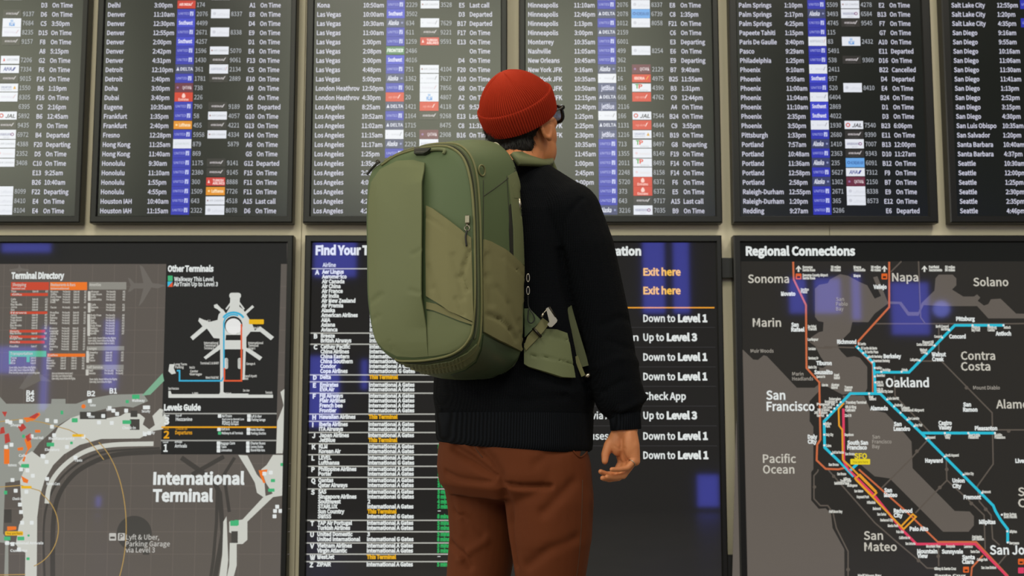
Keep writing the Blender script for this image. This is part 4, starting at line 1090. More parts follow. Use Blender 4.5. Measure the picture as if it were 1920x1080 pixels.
def bm_ball(bm, c, ax, ay, az, n=28):
    c, ax, ay, az = Vector(c), Vector(ax), Vector(ay), Vector(az)
    rings = []
    for k in range(1, 18):
        t = pi * k / 18
        rings.append((c - az * cos(t), ax * sin(t), ay * sin(t)))
    bm_loft(bm, rings, n, 2.0)

def remeshed(bm, voxel, it=4, fac=0.5):
    """union of the pieces in bm as one continuous smooth surface"""
    me = bpy.data.meshes.new('surface')
    bmesh.ops.recalc_face_normals(bm, faces=bm.faces)
    bm.to_mesh(me); bm.free()
    ob = bpy.data.objects.new('surface', me)
    COL.objects.link(ob)
    md = ob.modifiers.new('r', 'REMESH'); md.mode = 'VOXEL'; md.voxel_size = voxel
    sm = ob.modifiers.new('s', 'SMOOTH'); sm.iterations = it; sm.factor = fac
    dg = bpy.context.evaluated_depsgraph_get()
    out = bpy.data.meshes.new_from_object(ob.evaluated_get(dg))
    bpy.data.objects.remove(ob); bpy.data.meshes.remove(me)
    return out

def bvh_of(me):
    me.calc_loop_triangles()
    return BVHTree.FromPolygons([v.co.copy() for v in me.vertices], [tuple(t.vertices) for t in me.loop_triangles])

def cast(bvh, px, py):
    d = ray(px, py).normalized()
    h = bvh.ray_cast(CAM, d)
    if h[0] is None:
        # nearest point of the surface to this line of sight
        best = None
        for k in range(24):
            q = CAM + d * (2.6 + k * 0.04)
            n_ = bvh.find_nearest(q)
            if best is None or n_[3] < best[3]: best = n_
        h = best
    n = h[1]
    if n.dot(d) > 0: n = -n
    return h[0].copy(), n.copy()

def creases(me, bvh, lst):
    """press folds into a surface along lines given where they show"""
    segs = []
    for pts, wd, dp in lst:
        q = [cast(bvh, *p) for p in pts]
        for (a, na), (b, nb) in zip(q[:-1], q[1:]):
            segs.append((a, b, wd, dp))
    me.calc_loop_triangles()
    nr = [v.normal.copy() for v in me.vertices]
    for v in me.vertices:
        tot = 0
        for a, b, wd, dp in segs:
            ab = b - a
            if (v.co - a).length > ab.length + 3 * wd: continue
            t = max(0, min(1, (v.co - a).dot(ab) / max(1e-9, ab.length_squared)))
            dd = (v.co - a - ab * t).length
            if dd < 3 * wd:
                g = math.exp(-(dd / wd) ** 2)
                e = dp * g
                if abs(e) > abs(tot): tot = e
        if tot: v.co -= nr[v.index] * tot

def patch(name, poly, bvh, h, m, parent, step=9, smooth=True, wrinkles=(), lip=None, offs=None):
    """a panel of cloth lying on a surface: outline given where it shows, real thickness h"""
    bm = bmesh.new()
    vs = [bm.verts.new((x, y, 0)) for x, y in poly]
    f = bm.faces.new(vs)
    bmesh.ops.triangulate(bm, faces=[f])
    for _ in range(7):
        es = [e for e in bm.edges if e.calc_length() > step]
        if not es: break
        bmesh.ops.subdivide_edges(bm, edges=es, cuts=1)
        bmesh.ops.triangulate(bm, faces=[q for q in bm.faces if len(q.verts) > 3])
    bm.verts.ensure_lookup_table()
    bm.normal_update()
    bnd = set(v for e in bm.edges if e.is_boundary for v in e.verts)
    pos, base = {}, {}
    nrm = {}
    for v in bm.verts:
        p, n = cast(bvh, v.co.x, v.co.y)
        pos[v], nrm[v] = p, n
    for _ in range(3):
        nn = {}
        for v in bm.verts:
            a = nrm[v].copy()
            for e in v.link_edges: a += nrm[e.other_vert(v)]
            nn[v] = a.normalized()
        nrm = nn
    for v in bm.verts:
        hh = h if offs is None else offs(v.co.x, v.co.y)
        for pts, wd, dp in wrinkles:
            for (ax, ay), (bx, by) in zip(pts[:-1], pts[1:]):
                lx, ly = bx - ax, by - ay
                t = max(0, min(1, ((v.co.x - ax) * lx + (v.co.y - ay) * ly) / max(1e-6, lx * lx + ly * ly)))
                dd = math.hypot(v.co.x - ax - lx * t, v.co.y - ay - ly * t)
                if dd < 3 * wd: hh -= dp * math.exp(-(dd / wd) ** 2)
        hh = max(hh, 0.0012)
        base[v] = pos[v] - nrm[v] * (0.002 if lip is None else lip - hh)
        pos[v] = pos[v] + nrm[v] * hh
    fl = []
    mb = MB()
    idx = {v: i for i, v in enumerate(bm.verts)}
    vv = [pos[v] for v in bm.verts]
    for q in bm.faces:
        a = [idx[v] for v in q.verts]
        n = (vv[a[1]] - vv[a[0]]).cross(vv[a[2]] - vv[a[0]])
        if n.dot(nrm[q.verts[0]]) < 0: a.reverse()
        fl.append(tuple(a))
    bi = {}
    for v in bnd:
        bi[v] = len(vv); vv.append(base[v])
    for e in bm.edges:
        if e.is_boundary:
            a, b = e.verts
            fl.append((idx[a], idx[b], bi[b], bi[a]))
    mb.add(vv, fl)
    bm.free()
    o = mb.build(name, m, parent, smooth)
    b2 = bmesh.new(); b2.from_mesh(o.data); bmesh.ops.recalc_face_normals(b2, faces=b2.faces)
    for e in b2.edges:
        if len(e.link_faces) == 2 and e.calc_face_angle(0) > 0.9: e.smooth = False
    b2.to_mesh(o.data); b2.free()
    return o

def tube_mb(mb, pts, r, n=8, closed=False, mi=0, flat=1.0):
    pts = [Vector(p) for p in pts]
    rings = []
    m_ = len(pts)
    up = None
    for i, p in enumerate(pts):
        a = pts[(i - 1) % m_] if (closed or i > 0) else pts[i]
        b = pts[(i + 1) % m_] if (closed or i < m_ - 1) else pts[i]
        t = (b - a).normalized()
        if up is None: up = t.orthogonal().normalized()
        up = (up - t * up.dot(t)).normalized()
        s = t.cross(up)
        rr = r[i] if isinstance(r, (list, tuple)) else r
        rings.append([p + up * (rr * cos(2 * pi * k / n)) + s * (rr * flat * sin(2 * pi * k / n)) for k in range(n)])
    vs = [q for g in rings for q in g]
    fs = []
    for i in range(m_ if closed else m_ - 1):
        j = (i + 1) % m_
        fs += [(i * n + k, i * n + (k + 1) % n, j * n + (k + 1) % n, j * n + k) for k in range(n)]
    if not closed:
        fs.append(tuple(range(n - 1, -1, -1))); fs.append(tuple((m_ - 1) * n + k for k in range(n)))
    mb.add(vs, fs, mi)

def seam(mb, bvh, pts, r, lift=0.0, k=8, n=8, mi=0, flat=1.0):
    """cord or seam lying on a surface along a line given where it shows"""
    q = []
    for p in spline(pts, k):
        a, nn = cast(bvh, p.x, p.y)
        q.append(a + nn * lift)
    tube_mb(mb, q, r, n, mi=mi, flat=flat)

def ribbon(mb, pts, wv, th, k=8, mi=0):
    """webbing strap: wv(i/n) gives the half width vector"""
    q = spline(pts, k)
    vs, fs = [], []
    m_ = len(q)
    for i, p in enumerate(q):
        t = (q[min(m_ - 1, i + 1)] - q[max(0, i - 1)]).normalized()
        w0 = wv(i / (m_ - 1)); hw = w0.length
        w1 = (w0 - t * w0.dot(t)).normalized() * hw
        n = t.cross(w1).normalized() * (th / 2)
        vs += [p + w1 + n, p - w1 + n, p - w1 - n, p + w1 - n]
    for i in range(m_ - 1):
        for k2 in range(4):
            fs.append((i * 4 + k2, i * 4 + (k2 + 1) % 4, i * 4 + 4 + (k2 + 1) % 4, i * 4 + 4 + k2))
    fs.append((3, 2, 1, 0)); e = (m_ - 1) * 4; fs.append((e, e + 1, e + 2, e + 3))
    mb.add(vs, fs, mi)

# ================================================================== MATERIALS OF PERSON AND BAG
skin_m = mat('skin', rgb(204, 140, 104), 0.5, spec=0.35)
nt, N, L, B = nodes_of(skin_m)
_t = N.new('ShaderNodeTexCoord'); _n = N.new('ShaderNodeTexNoise'); _n.inputs['Scale'].default_value = 28; _n.inputs['Detail'].default_value = 4
_m = N.new('ShaderNodeMix'); _m.data_type = 'RGBA'; _m.inputs[6].default_value = rgb(180, 110, 70); _m.inputs[7].default_value = rgb(198, 132, 88)
L.new(_t.outputs['Object'], _n.inputs['Vector']); L.new(_n.outputs['Fac'], _m.inputs[0]); L.new(_m.outputs[2], B.inputs['Base Color'])
B.inputs['Subsurface Weight'].default_value = 0.12
B.inputs['Subsurface Radius'].default_value = (0.01, 0.004, 0.002)
hair_m = mat('black_hair', (0.009, 0.007, 0.006, 1), 0.6, spec=0.25)
sweater_m = knit('navy_knit', (0.0018, 0.0022, 0.0032, 1), (0.0055, 0.0066, 0.0090, 1), 95, 80, -PHI, 0.6)
rib_m = knit('navy_rib_knit', (0.0018, 0.0022, 0.0032, 1), (0.0062, 0.0075, 0.0105, 1), 40, 62, -PHI, 0.6, ribs=True)
trouser_m = fabric('rust_brown_twill', rgb(82, 36, 10), rgb(93, 44, 14), 1100, 0.3, 0.85, 9)
trouser_d = mat('brown_stitching', rgb(70, 38, 18), 0.9)
hat_m = fabric('red_wool', rgb(146, 35, 10), rgb(158, 41, 13), 700, 0.5, 0.95, 30, 0.001)
olive = fabric('olive_nylon', rgb(95, 101, 70), rgb(100, 106, 74), 1500, 0.25, 0.62, 8)
green = fabric('deep_green_nylon', rgb(75, 89, 60), rgb(80, 94, 64), 1500, 0.25, 0.55, 8)
khaki = fabric('khaki_stretch_cloth', rgb(109, 106, 72), rgb(114, 111, 77), 1500, 0.25, 0.75, 8)
piping = fabric('khaki_piping', rgb(104, 103, 68), rgb(109, 108, 72), 1500, 0.2, 0.6, 8)
base_m = mat('coated_green_base', rgb(56, 70, 50), 0.38, spec=0.5)
web_m = fabric('green_webbing', rgb(74, 78, 54), rgb(80, 84, 60), 1200, 0.3, 0.8, 8)
metal_m = mat('brushed_metal', rgb(180, 172, 158), 0.3, 1.0)
dkmetal = mat('dark_metal', rgb(60, 56, 50), 0.35, 1.0)
cord_m = mat('black_cord', rgb(18, 19, 16), 0.6)
seam_m = mat('dark_seam', rgb(38, 42, 26), 0.8)
patch_m = mat('black_label', rgb(30, 32, 26), 0.5)
frame_gl = mat('black_acetate', rgb(10, 10, 12), 0.25)
lens_m = mat('lens', rgb(150, 165, 190), 0.05, 0.0, spec=1.0)
B_ = lens_m.node_tree.nodes['Principled BSDF']; B_.inputs['Transmission Weight'].default_value = 0.85

# ================================================================== THE PERSON
person = empty('person', (C0.x, C0.y, 0), 'person in red beanie, dark knit sweater and brown trousers seen from behind', 'person')

# ---- head frame
HY, HP = rad(40), rad(19)
HF = Vector((sin(HY) * cos(HP), cos(HY) * cos(HP), sin(HP)))
HR = Vector((cos(HY), -sin(HY), 0))
HU = HR.cross(HF).normalized()
HO = P(973, 222, 3.27)
def H(u, f, z): return HO + HR * u + HF * f + HU * z
# the beanie sits tipped back over the nape
BU = Vector((-0.33, -0.53, 0.78)).normalized()
BR = Vector((cos(rad(30)), -sin(rad(30)), 0))
BF = BU.cross(BR).normalized()
BO = P(978, 226, 3.265)
def HB(u, f, z): return BO + BR * u + BF * f + BU * z

Zs = zat(395, 3.17)
SR = P(1069, 396, 3.17)           # right shoulder joint
SL = C0 - RT * 0.17 + UPW * SR.z
ARM = [(SR + Vector((-.006, 0, -.010)), .086), (P(1090, 470, 3.16), .084), (P(1126, 600, 3.16), .073), (P(1147, 690, 3.15), .065), (P(1161, 742, 3.15), .0625), (P(1168, 764, 3.145), .046)]
CUFF = [(P(1172, 768, 3.14), .034), (P(1173.5, 806, 3.14), .0345)]
CUFFM = [CUFF[0], (P(1173, 779, 3.14), .032)]

# ---- right hand, palm turned to the thigh, fingers curled
WR = P(1176, 806, 3.14)
hd = Vector((0.06, 0.0, -1)).normalized()
hn = Vector((-0.86, -0.51, 0)); hn = (hn - hd * hn.dot(hd)).normalized()     # palm normal
hk = hd.cross(hn).normalized()
if hk.y > 0: hk = -hk                                                            # index -> little finger, towards the viewer
def HD(k, n, d): return WR + hk * k + hn * n + hd * d

body = bmesh.new()
# head
bm_ball(body, H(0, -.005, .03), HR * .076, HF * .096, HU * .088)
bm_ball(body, H(0, .035, -.035), HR * .064, HF * .062, HU * .078)
bm_ball(body, H(0, .052, -.082), HR * .040, HF * .040, HU * .030)
bm_ball(body, H(.037, .035, -.055), HR * .034, HF * .045, HU * .050)
bm_ball(body, H(-.037, .035, -.055), HR * .034, HF * .045, HU * .050)
bm_ball(body, H(0, .088, .012), HR * .055, HF * .014, HU * .012)                # brow
bm_capsule(body, H(0, .092, .002), .008, H(0, .112, -.036), .012)                # nose
for s in (-1, 1):
    bm_ball(body, H(.011 * s, .104, -.040), HR * .009, HF * .010, HU * .008)
    bm_ball(body, H(.040 * s, .070, -.030), HR * .022, HF * .022, HU * .020)      # cheeks
bm_ball(body, H(0, .095, -.066), HR * .024, HF * .008, HU * .006)                # lips
bm_ball(body, H(0, .093, -.076), HR * .021, HF * .009, HU * .007)
bm_ball(body, H(.026, .024, -.088), HR * .044, HF * .050, HU * .056)          # jaw running into the neck
bm_ball(body, H(-.026, .024, -.088), HR * .044, HF * .050, HU * .056)
# ears
for s in (-1, 1):
    ring = []
    for i in range(13):
        a = rad(-70 + 320 * i / 12)
        ring.append((H(s * (.085 + .003 * (i > 5)), -.006 - .021 * sin(a), -.030 + .034 * cos(a + .15)), .0052))
    bm_chain(body, ring, 8)
    bm_ball(body, H(s * .082, -.006, -.030), HR * .008, HF * .017, HU * .030)
    bm_ball(body, H(s * .084, .000, -.062), HR * .0075, HF * .010, HU * .012)
# neck and trunk
bm_chain(body, [(H(0, -.010, -.05), .058), (H(.006, -.016, -.085) , .058), (C0 + UPW * (zat(318)) + RT * .012 + FW * .0, .064)])
bm_chain(body, [(C0 + UPW * zat(345) + RT * .004, .07), (C0 + UPW * zat(600), .12), (C0 + UPW * zat(840), .115)])
bm_capsule(body, SR, .06, SL, .06)
bm_chain(body, [(p, r * .72) for p, r in ARM] + [(CUFF[0][0], .029), (CUFF[1][0], .0275)])
# left arm bent forward, hand on the strap at the chest
EL = C0 - RT * .215 + FW * .05 + UPW * 1.17
WL = C0 - RT * .10 + FW * .27 + UPW * 1.27
bm_chain(body, [(SL, .06), (EL, .045), (WL, .028)])
bm_ball(body, WL + RT * .035 + UPW * .02, RT * .04, FW * .018, UPW * .035)
for i in range(4):
    b0 = WL + RT * (.055) + UPW * (.045 - .02 * i) + FW * .012
    bm_chain(body, [(b0, .0095), (b0 + RT * .03 + FW * .012, .009), (b0 + RT * .035 - FW * .015, .008)], 10)
bm_chain(body, [(WL + UPW * .03, .011), (WL + UPW * .062 + RT * .02, .010), (WL + UPW * .07 + RT * .045, .009)], 10)
# right hand: palm
bm_chain(body, [(CUFF[1][0], .0275), (HD(0, 0, .0), .026)])
for q in (-1, -.4, .25, .9):
    bm_chain(body, [(HD(q * .012, 0.002, -.006), .0185), (HD(q * .024 , 0.004, .040), .0185), (HD(q * .029, 0.001, .076), .0120)], 14)
bm_ball(body, HD(-.018, .022, .028), hk * .020, hn * .017, hd * .034)             # thumb mound
bm_ball(body, HD(.020, .012, .034), hk * .017, hn * .014, hd * .038)              # heel of the hand
fing = [(-.030, (.040, .026, .020), (40, 52, 20), .0088), (-.010, (.044, .029, .021), (40, 46, 16), .0090), (.011, (.041, .027, .021), (44, 42, 12), .0088), (.029, (.036, .024, .020), (54, 32, 8), .0080)]
FTIP = []
ringpt = None
for q, (k0, ls, bends, r) in enumerate(fing):
    p = HD(k0, 0, .080 - (.006 if q in (0, 3) else 0) - (.004 if q == 3 else 0))
    ang = 0
    ch = [(p, r * 1.12)]
    for j, (l, bd) in enumerate(zip(ls, bends)):
        ang += rad(bd)
        dr = hd * cos(ang) + hn * sin(ang) + hk * (.06 * (1 - q * .5))
        dr.normalize()
        if q == 3 and j == 0: ringpt = (p + dr * l * .45, dr, r)
        p2 = p + dr * l
        ch.append((p2, r * (1.0 - .09 * (j + 1))))
        p = p2
    FTIP.append((p, dr, r))
    bm_chain(body, ch, 12)
# thumb leaves the side of the palm near its base
th = [(HD(-.022, .020, .014), .0155), (HD(-.028, .038, .034), .0128), (HD(-.030, .049, .056), .0106), (HD(-.028, .053, .072), .0084)]
bm_chain(body, th, 12)
# legs inside the trousers
KN = 0.50
HIPR, HIPL = P(1028, 900, 3.20), P(908, 900, 3.33)
ANR, ANL = Vector((.105, 3.20, .09)), Vector((-.085, 3.33, .09))
KNR, KNL = P(1032, 1080, 3.20), P(897, 1080, 3.33)
for hp, kn, an in ((HIPR, KNR, ANR), (HIPL, KNL, ANL)):
    bm_chain(body, [(C0 + UPW * zat(845), .10), (hp, .055), (kn, .05), (an, .038), (an + Vector((0, 0, -.03)) + FW * .06, .032)])
me = remeshed(body, 0.0030, 3)
bvb = bvh_of(me)
creases(me, bvb, [([(1166, 812), (1167, 830), (1162, 842)], .0022, .0016), ([(1152, 836), (1160, 842), (1172, 840)], .002, .0014), ([(1160, 862), (1168, 868), (1178, 862)], .0022, .0018), ([(1170, 848), (1182, 852)], .0018, .0008)])
link_mesh('body', me, skin_m, person, True)

mb = MB()                                                                          # finger ring
if ringpt:
    c, d, r = ringpt
    r = r * 1.12
    a = d.orthogonal().normalized(); b_ = d.cross(a)
    tube_mb(mb, [c + (a * cos(2 * pi * i / 28) + b_ * sin(2 * pi * i / 28)) * r for i in range(28)], .0011, 8, True)
    tag(mb.build('finger_ring', metal_m, person, True))

# ---- eyes behind the glasses
mb = MB(); bm = bmesh.new()
for s in (-1, 1): bm_ball(bm, H(.032 * s, .080, -.006), HR * .0125, HF * .0125, HU * .0125, 16)
me = bpy.data.meshes.new('eyes'); bm.to_mesh(me); bm.free()
link_mesh('eyes', me, mat('eye_white', rgb(220, 214, 206), 0.2), person, True)

# ---- hair: thick cap below the beanie with loose strand ends
bm = bmesh.new()
bm_ball(bm, H(0, -.022, -.012), HR * .0815, HF * .083, HU * .072, 64)
bm_ball(bm, H(0, -.050, -.070), HR * .068, HF * .042, HU * .046, 48)
me = remeshed(bm, 0.0035, 3)
bm = bmesh.new(); bm.from_mesh(me)
kill = []
for v in bm.verts:
    q = v.co - HO
    u, f, z = q.dot(HR), q.dot(HF), q.dot(HU)
    n = noise.noise(Vector((u * 90, f * 90, z * 30))) * .004
    v.co += v.normal * (noise.noise(Vector((u * 160, f * 160, z * 60))) * .0022)
    lim = -.014 + max(0, -z - .02) * -.55 + n + (.03 if z > -.028 else 0)
    if f > lim: kill.append(v)
bmesh.ops.delete(bm, geom=kill, context='VERTS')
bm.to_mesh(me); 
hv = [(v.co.copy(), v.normal.copy()) for v in bm.verts]
bm.free()
mb = MB()
mb.add([v.co for v in me.vertices], [tuple(p.vertices) for p in me.polygons])
random.seed(11)
for _ in range(1500):
    p, n = random.choice(hv)
    d = (-HU * .9 + n * .25 - HF * .1 + Vector((random.uniform(-.3, .3), random.uniform(-.3, .3), random.uniform(-.2, .1)))).normalized()
    l = random.uniform(.006, .015)
    s = d.cross(n).normalized() * .0006
    p = p + n * .0004
    mb.add([p - s, p + s, p + n * .0009 , p + d * l + n * .0006], [(0, 1, 3), (1, 2, 3), (2, 0, 3)])
bpy.data.meshes.remove(me)
mb.build('hair', hair_m, person, True)

# ---- beanie: ribbed crown and turned-up cuff
def ribbed(profile, ribs, per, amp, kr=.965, kf=1.07, seams=0):
    n = ribs * per
    prof = spline([(a, b_, 0) for a, b_ in profile], 6)
    vs, fs = [], []
    hmax = prof[-1].x
    for q in prof:
        for i in range(n):
            t = 2 * pi * i / n
            am = amp * min(1, max(0.0, q.y / .085)) ** 1.6
            r = q.y + am * (abs(sin(ribs * t / 2)) ** .5 - .7)
            if seams and q.y < .088:
                w_ = (1 - q.y / .088)
                r -= .010 * w_ * math.exp(-((t * seams / (2 * pi)) % 1 - .5) ** 2 / .004) * min(1, q.y / .03)
            vs.append(HB(r * kr * cos(t), r * kf * sin(t) - .06 * max(0, q.x - .06), q.x))
    m_ = len(prof)
    for k in range(m_ - 1):
        fs += [(k * n + i, k * n + (i + 1) % n, (k + 1) * n + (i + 1) % n, (k + 1) * n + i) for i in range(n)]
    return vs, fs, n, m_
CZ = 0.0
vs, fs, n, m_ = ribbed([(.02, .0945), (.052, .0950), (.066, .0930), (.084, .0845), (.102, .0715), (.118, .0550), (.130, .037), (.1375, .020), (.1405, .008), (.141, .0015)], 92, 6, .0066, seams=4)
fs.append(tuple((m_ - 1) * n + i for i in range(n)))
mb = MB(); mb.add(vs, fs); hat = mb.build('beanie', hat_m, person, True)
vs, fs, n, m_ = ribbed([(.004, .0930), (.0, .0955), (.002, .0975), (.018, .1005), (.040, .1022), (.056, .1018), (.0615, .0995), (.059, .0955)], 92, 6, .0058)
mb = MB(); mb.add(vs, fs); mb.build('cuff', hat_m, hat, True)

# ---- glasses
mb = MB()
for s in (-1, 1):
    cx, cz = .034 * s, -.010
    pts = []
    for i in range(28):
        t = 2 * pi * i / 28
        k = (abs(cos(t)) ** 3 + abs(sin(t)) ** 3) ** (-1 / 3)
        pts.append(H(cx + .027 * k * cos(t), .112 - .10 * (abs(cx + .027 * k * cos(t))) ** 1.3, cz + .022 * k * sin(t)))
    tube_mb(mb, pts, .0048, 8, True)
    tube_mb(mb, spline([H(s * .062, .104, .004), H(s * .078, .090, .004), H(s * .0835, .05, -.002), H(s * .084, .0, -.006), H(s * .082, -.016, -.024)], 6), .0034, 8, flat=.6)
    tube_mb(mb, [H(s * .060, .106, .004), H(s * .075, .098, .004)], .0062, 8)
tube_mb(mb, spline([H(-.009, .112, -.006), H(0, .116, -.003), H(.009, .112, -.006)], 6), .003, 8)
gl = mb.build('glasses', frame_gl, person, True)
mb = MB()
for s in (-1, 1):
    cx, cz = .034 * s, -.010
    pts = []
    for i in range(28):
        t = 2 * pi * i / 28
        k = (abs(cos(t)) ** 3 + abs(sin(t)) ** 3) ** (-1 / 3)
        pts.append(H(cx + .026 * k * cos(t), .112 - .10 * (abs(cx + .026 * k * cos(t))) ** 1.3, cz + .021 * k * sin(t)))
    mb.add(pts + [p - HF * .0018 for p in pts], [tuple(range(28)), tuple(range(55, 27, -1))])
mb.build('lens', lens_m, gl, False)

# ---- sweater
bm = bmesh.new()
def ringz(py, a, b_, u0=0, v0=0):
    tl = .07 * max(0, min(1, (py - 770) / 60))
    return (C0 + RT * u0 + FW * v0 + UPW * (zat(py) + .004 * (tl > 0)), RT * a - UPW * (tl * a), FW * b_)
bm_loft(bm, [ringz(834, .199, .152), ringz(822, .203, .154), ringz(800, .203, .155), ringz(775, .207, .158), ringz(745, .214, .163), ringz(710, .213, .161), ringz(650, .207, .153), ringz(560, .203, .146), ringz(470, .203, .142),
             ringz(410, .200, .128), ringz(370, .178, .108), ringz(340, .130, .088, .004), ringz(322, .092, .076, .008), ringz(313, .078, .072, .012, .004), ringz(309, .066, .062, .014, .006)], 56, 2.25)
bm_capsule(bm, SR + Vector((-.008, 0, -.008)), .083, C0 + UPW * (Zs + .074) + RT * .066, .066)
bm_capsule(bm, SL + Vector((.008, 0, -.008)), .083, C0 + UPW * (Zs + .074) - RT * .066, .066)
bm_chain(bm, ARM)
bm_chain(bm, CUFFM)
bm_chain(bm, [(SL, .088), (EL, .068), (WL - (WL - EL).normalized() * .05, .048), (WL - (WL - EL).normalized() * .01, .036)])
me = remeshed(bm, 0.0045, 5)
bvs = bvh_of(me)
creases(me, bvs, [([(1048, 455), (1052, 425), (1070, 395), (1092, 372)], .006, .0035),            # shoulder seam
                  ([(1050, 470), (1060, 540), (1075, 600), (1092, 660)], .010, .012),               # arm pit line
                  ([(1128, 610), (1160, 596), (1190, 600)], .010, .004), ([(1140, 640), (1170, 650), (1196, 660)], .008, .003),
                  ([(1120, 690), (1160, 672), (1198, 680)], .010, -.004), ([(1130, 735), (1165, 716), (1203, 712)], .008, .005), ([(1165, 768), (1190, 757), (1212, 745)], .010, -.008),
                  ([(1150, 776), (1175, 776), (1200, 772)], .005, .004),
                  ([(830, 772), (900, 780), (1000, 790), (1108, 786)], .008, .004), ([(900, 740), (980, 752), (1060, 744)], .012, .004), ([(1000, 722), (1070, 736), (1110, 724)], .010, -.003)])
sweater = link_mesh('sweater', me, sweater_m, person, True)
# ribbed hem and cuff bands
bm = bmesh.new()
for py in range(0, 9): pass
bm_loft(bm, [ringz(840, .197, .150), ringz(836, .2035, .1555), ringz(826, .2060, .1575), ringz(806, .2062, .1580), ringz(786, .2080, .1592), ringz(778, .2078, .1590)], 220, 2.25)
fcs = [f for f in bm.faces if len(f.verts) > 8]
bmesh.ops.delete(bm, geom=fcs, context='FACES_ONLY')
me = bpy.data.meshes.new('hem'); bm.to_mesh(me); bm.free()
link_mesh('hem_band', me, rib_m, sweater, True)
mb = MB()
c0, c1 = P(1171.5, 778, 3.14), P(1173.5, 806, 3.14)
ax = (c1 - c0).normalized(); a = ax.orthogonal().normalized(); b_ = ax.cross(a)
n = 120
vs = []
prof = [(-.35, .034), (0, .0372), (.25, .0378), (.6, .0374), (.95, .0370), (1.0, .0360), (.98, .033), (.5, .030)]
for t, r in prof:
    for i in range(n):
        g = 2 * pi * i / n
        rr = r + .0008 * cos(40 * g)
        vs.append(c0 + (c1 - c0) * t + (a * cos(g) + b_ * sin(g)) * rr)
mb.add(vs, [(k * n + i, k * n + (i + 1) % n, (k + 1) * n + (i + 1) % n, (k + 1) * n + i) for k in range(len(prof) - 1) for i in range(n)])
mb.build('sleeve_cuff', rib_m, sweater, True)

# ---- trousers
bm = bmesh.new()
bm_loft(bm, [ringz(796, .186, .138), ringz(815, .190, .143), ringz(850, .194, .150, 0, -.006), ringz(885, .194, .152, 0, -.010), ringz(915, .190, .148, 0, -.008), ringz(935, .176, .13)], 48, 2.3)
bm_ball(bm, P(950, 878, 3.27), RT * .11, FW * .125, UPW * .085)
bm_chain(bm, [(P(1024, 880, 3.20), .112), (P(1030, 940, 3.19), .110), (P(1032, 1000, 3.19), .103), (KNR, .087), (Vector((.103, 3.20, .30)), .078), (Vector((.105, 3.20, .10)), .072)], 28)
bm_chain(bm, [(P(906, 880, 3.33), .108), (P(908, 940, 3.33), .096), (P(907, 1000, 3.33), .088), (KNL, .082), (Vector((-.086, 3.33, .30)), .075), (Vector((-.085, 3.33, .10)), .070)], 28)
me = remeshed(bm, 0.005, 4)
bvt = bvh_of(me)
creases(me, bvt, [([(900, 838), (920, 862), (936, 890), (944, 925), (956, 985), (966, 1060)], .013, .014),      # between the legs
                  ([(938, 905), (965, 911), (1000, 912), (1032, 911)], .006, .014), 
                  ([(848, 838), (885, 860), (928, 892)], .012, .016), ([(880, 830), (895, 850), (915, 868)], .008, .009),
                  ([(836, 885), (860, 897), (900, 903), (935, 903)], .007, .006), ([(1005, 870), (1030, 850), (1060, 842)], .012, .004), ([(1020, 960), (1050, 930), (1075, 905)], .014, .008),
                  ([(852, 960), (880, 975), (905, 1000)], .010, .005), ([(846, 1020), (868, 1040), (880, 1062)], .010, .010), ([(862, 1050), (885, 1030), (910, 1015)], .010, -.005), ([(990, 1060), (1030, 1030), (1080, 1010)], .014, .007), ([(845, 925), (860, 950), (866, 1000)], .012, -.004)])
trousers = link_mesh('trousers', me, trouser_m, person, True)
bvt = bvh_of(trousers.data)                 # local to person base; rebuild in world space
wm = [v.co + Vector((C0.x, C0.y, 0)) for v in trousers.data.vertices]
trousers.data.calc_loop_triangles()
bvt = BVHTree.FromPolygons(wm, [tuple(t.vertices) for t in trousers.data.loop_triangles])
mb = MB()
seam(mb, bvt, [(1092, 900), (1091, 950), (1089, 1000), (1085, 1050), (1080, 1085)], .0013, .0002)
seam(mb, bvt, [(886, 818), (892, 840), (905, 858)], .0012, .0002)
mb.build('side_seam', trouser_d, trousers, True)
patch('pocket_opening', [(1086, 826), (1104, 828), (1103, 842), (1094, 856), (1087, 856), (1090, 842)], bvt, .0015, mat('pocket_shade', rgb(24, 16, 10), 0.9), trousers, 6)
mb = MB()
seam(mb, bvt, [(1070, 830), (1074, 845), (1086, 857), (1096, 852), (1104, 840)], .0022, .0012)
mb.build('pocket_edge', trouser_m, trousers, True)

# ---- shoes
for an in (ANR, ANL):
    bm = bmesh.new()
    bm_loft(bm, [(an + UPW * (z - an.z) + FW * o, RT * a, FW * l) for z, o, a, l in ((.0, .07, .044, .135), (.02, .07, .050, .140), (.045, .065, .049, .132), (.07, .045, .045, .10), (.10, .0, .042, .052), (.13, -.01, .040, .045))], 32, 2.4)
    me = remeshed(bm, .005, 4)
    link_mesh('shoe', me, mat('dark_leather', rgb(30, 26, 24), .5), person, True)

# ================================================================== THE BACKPACK
Q0 = P(800, 500, 2.93)
def plane(px, py, off):
    q = Q0 + FW * off
    d = ray(px, py)
    return CAM + d * ((q - CAM).dot(FW) / d.dot(FW))

def resample(pts, n):
    q = spline(list(pts) + [pts[0]], 10)[:-1]
    L_ = [0]
    for i in range(len(q)): L_.append(L_[-1] + (q[(i + 1) % len(q)] - q[i]).length)
    out = []
    for k in range(n):
        s = L_[-1] * k / n
        i = max(j for j in range(len(q)) if L_[j] <= s)
        t = (s - L_[i]) / max(1e-9, L_[i + 1] - L_[i])
        out.append(q[i].lerp(q[(i + 1) % len(q)], t))
    return out

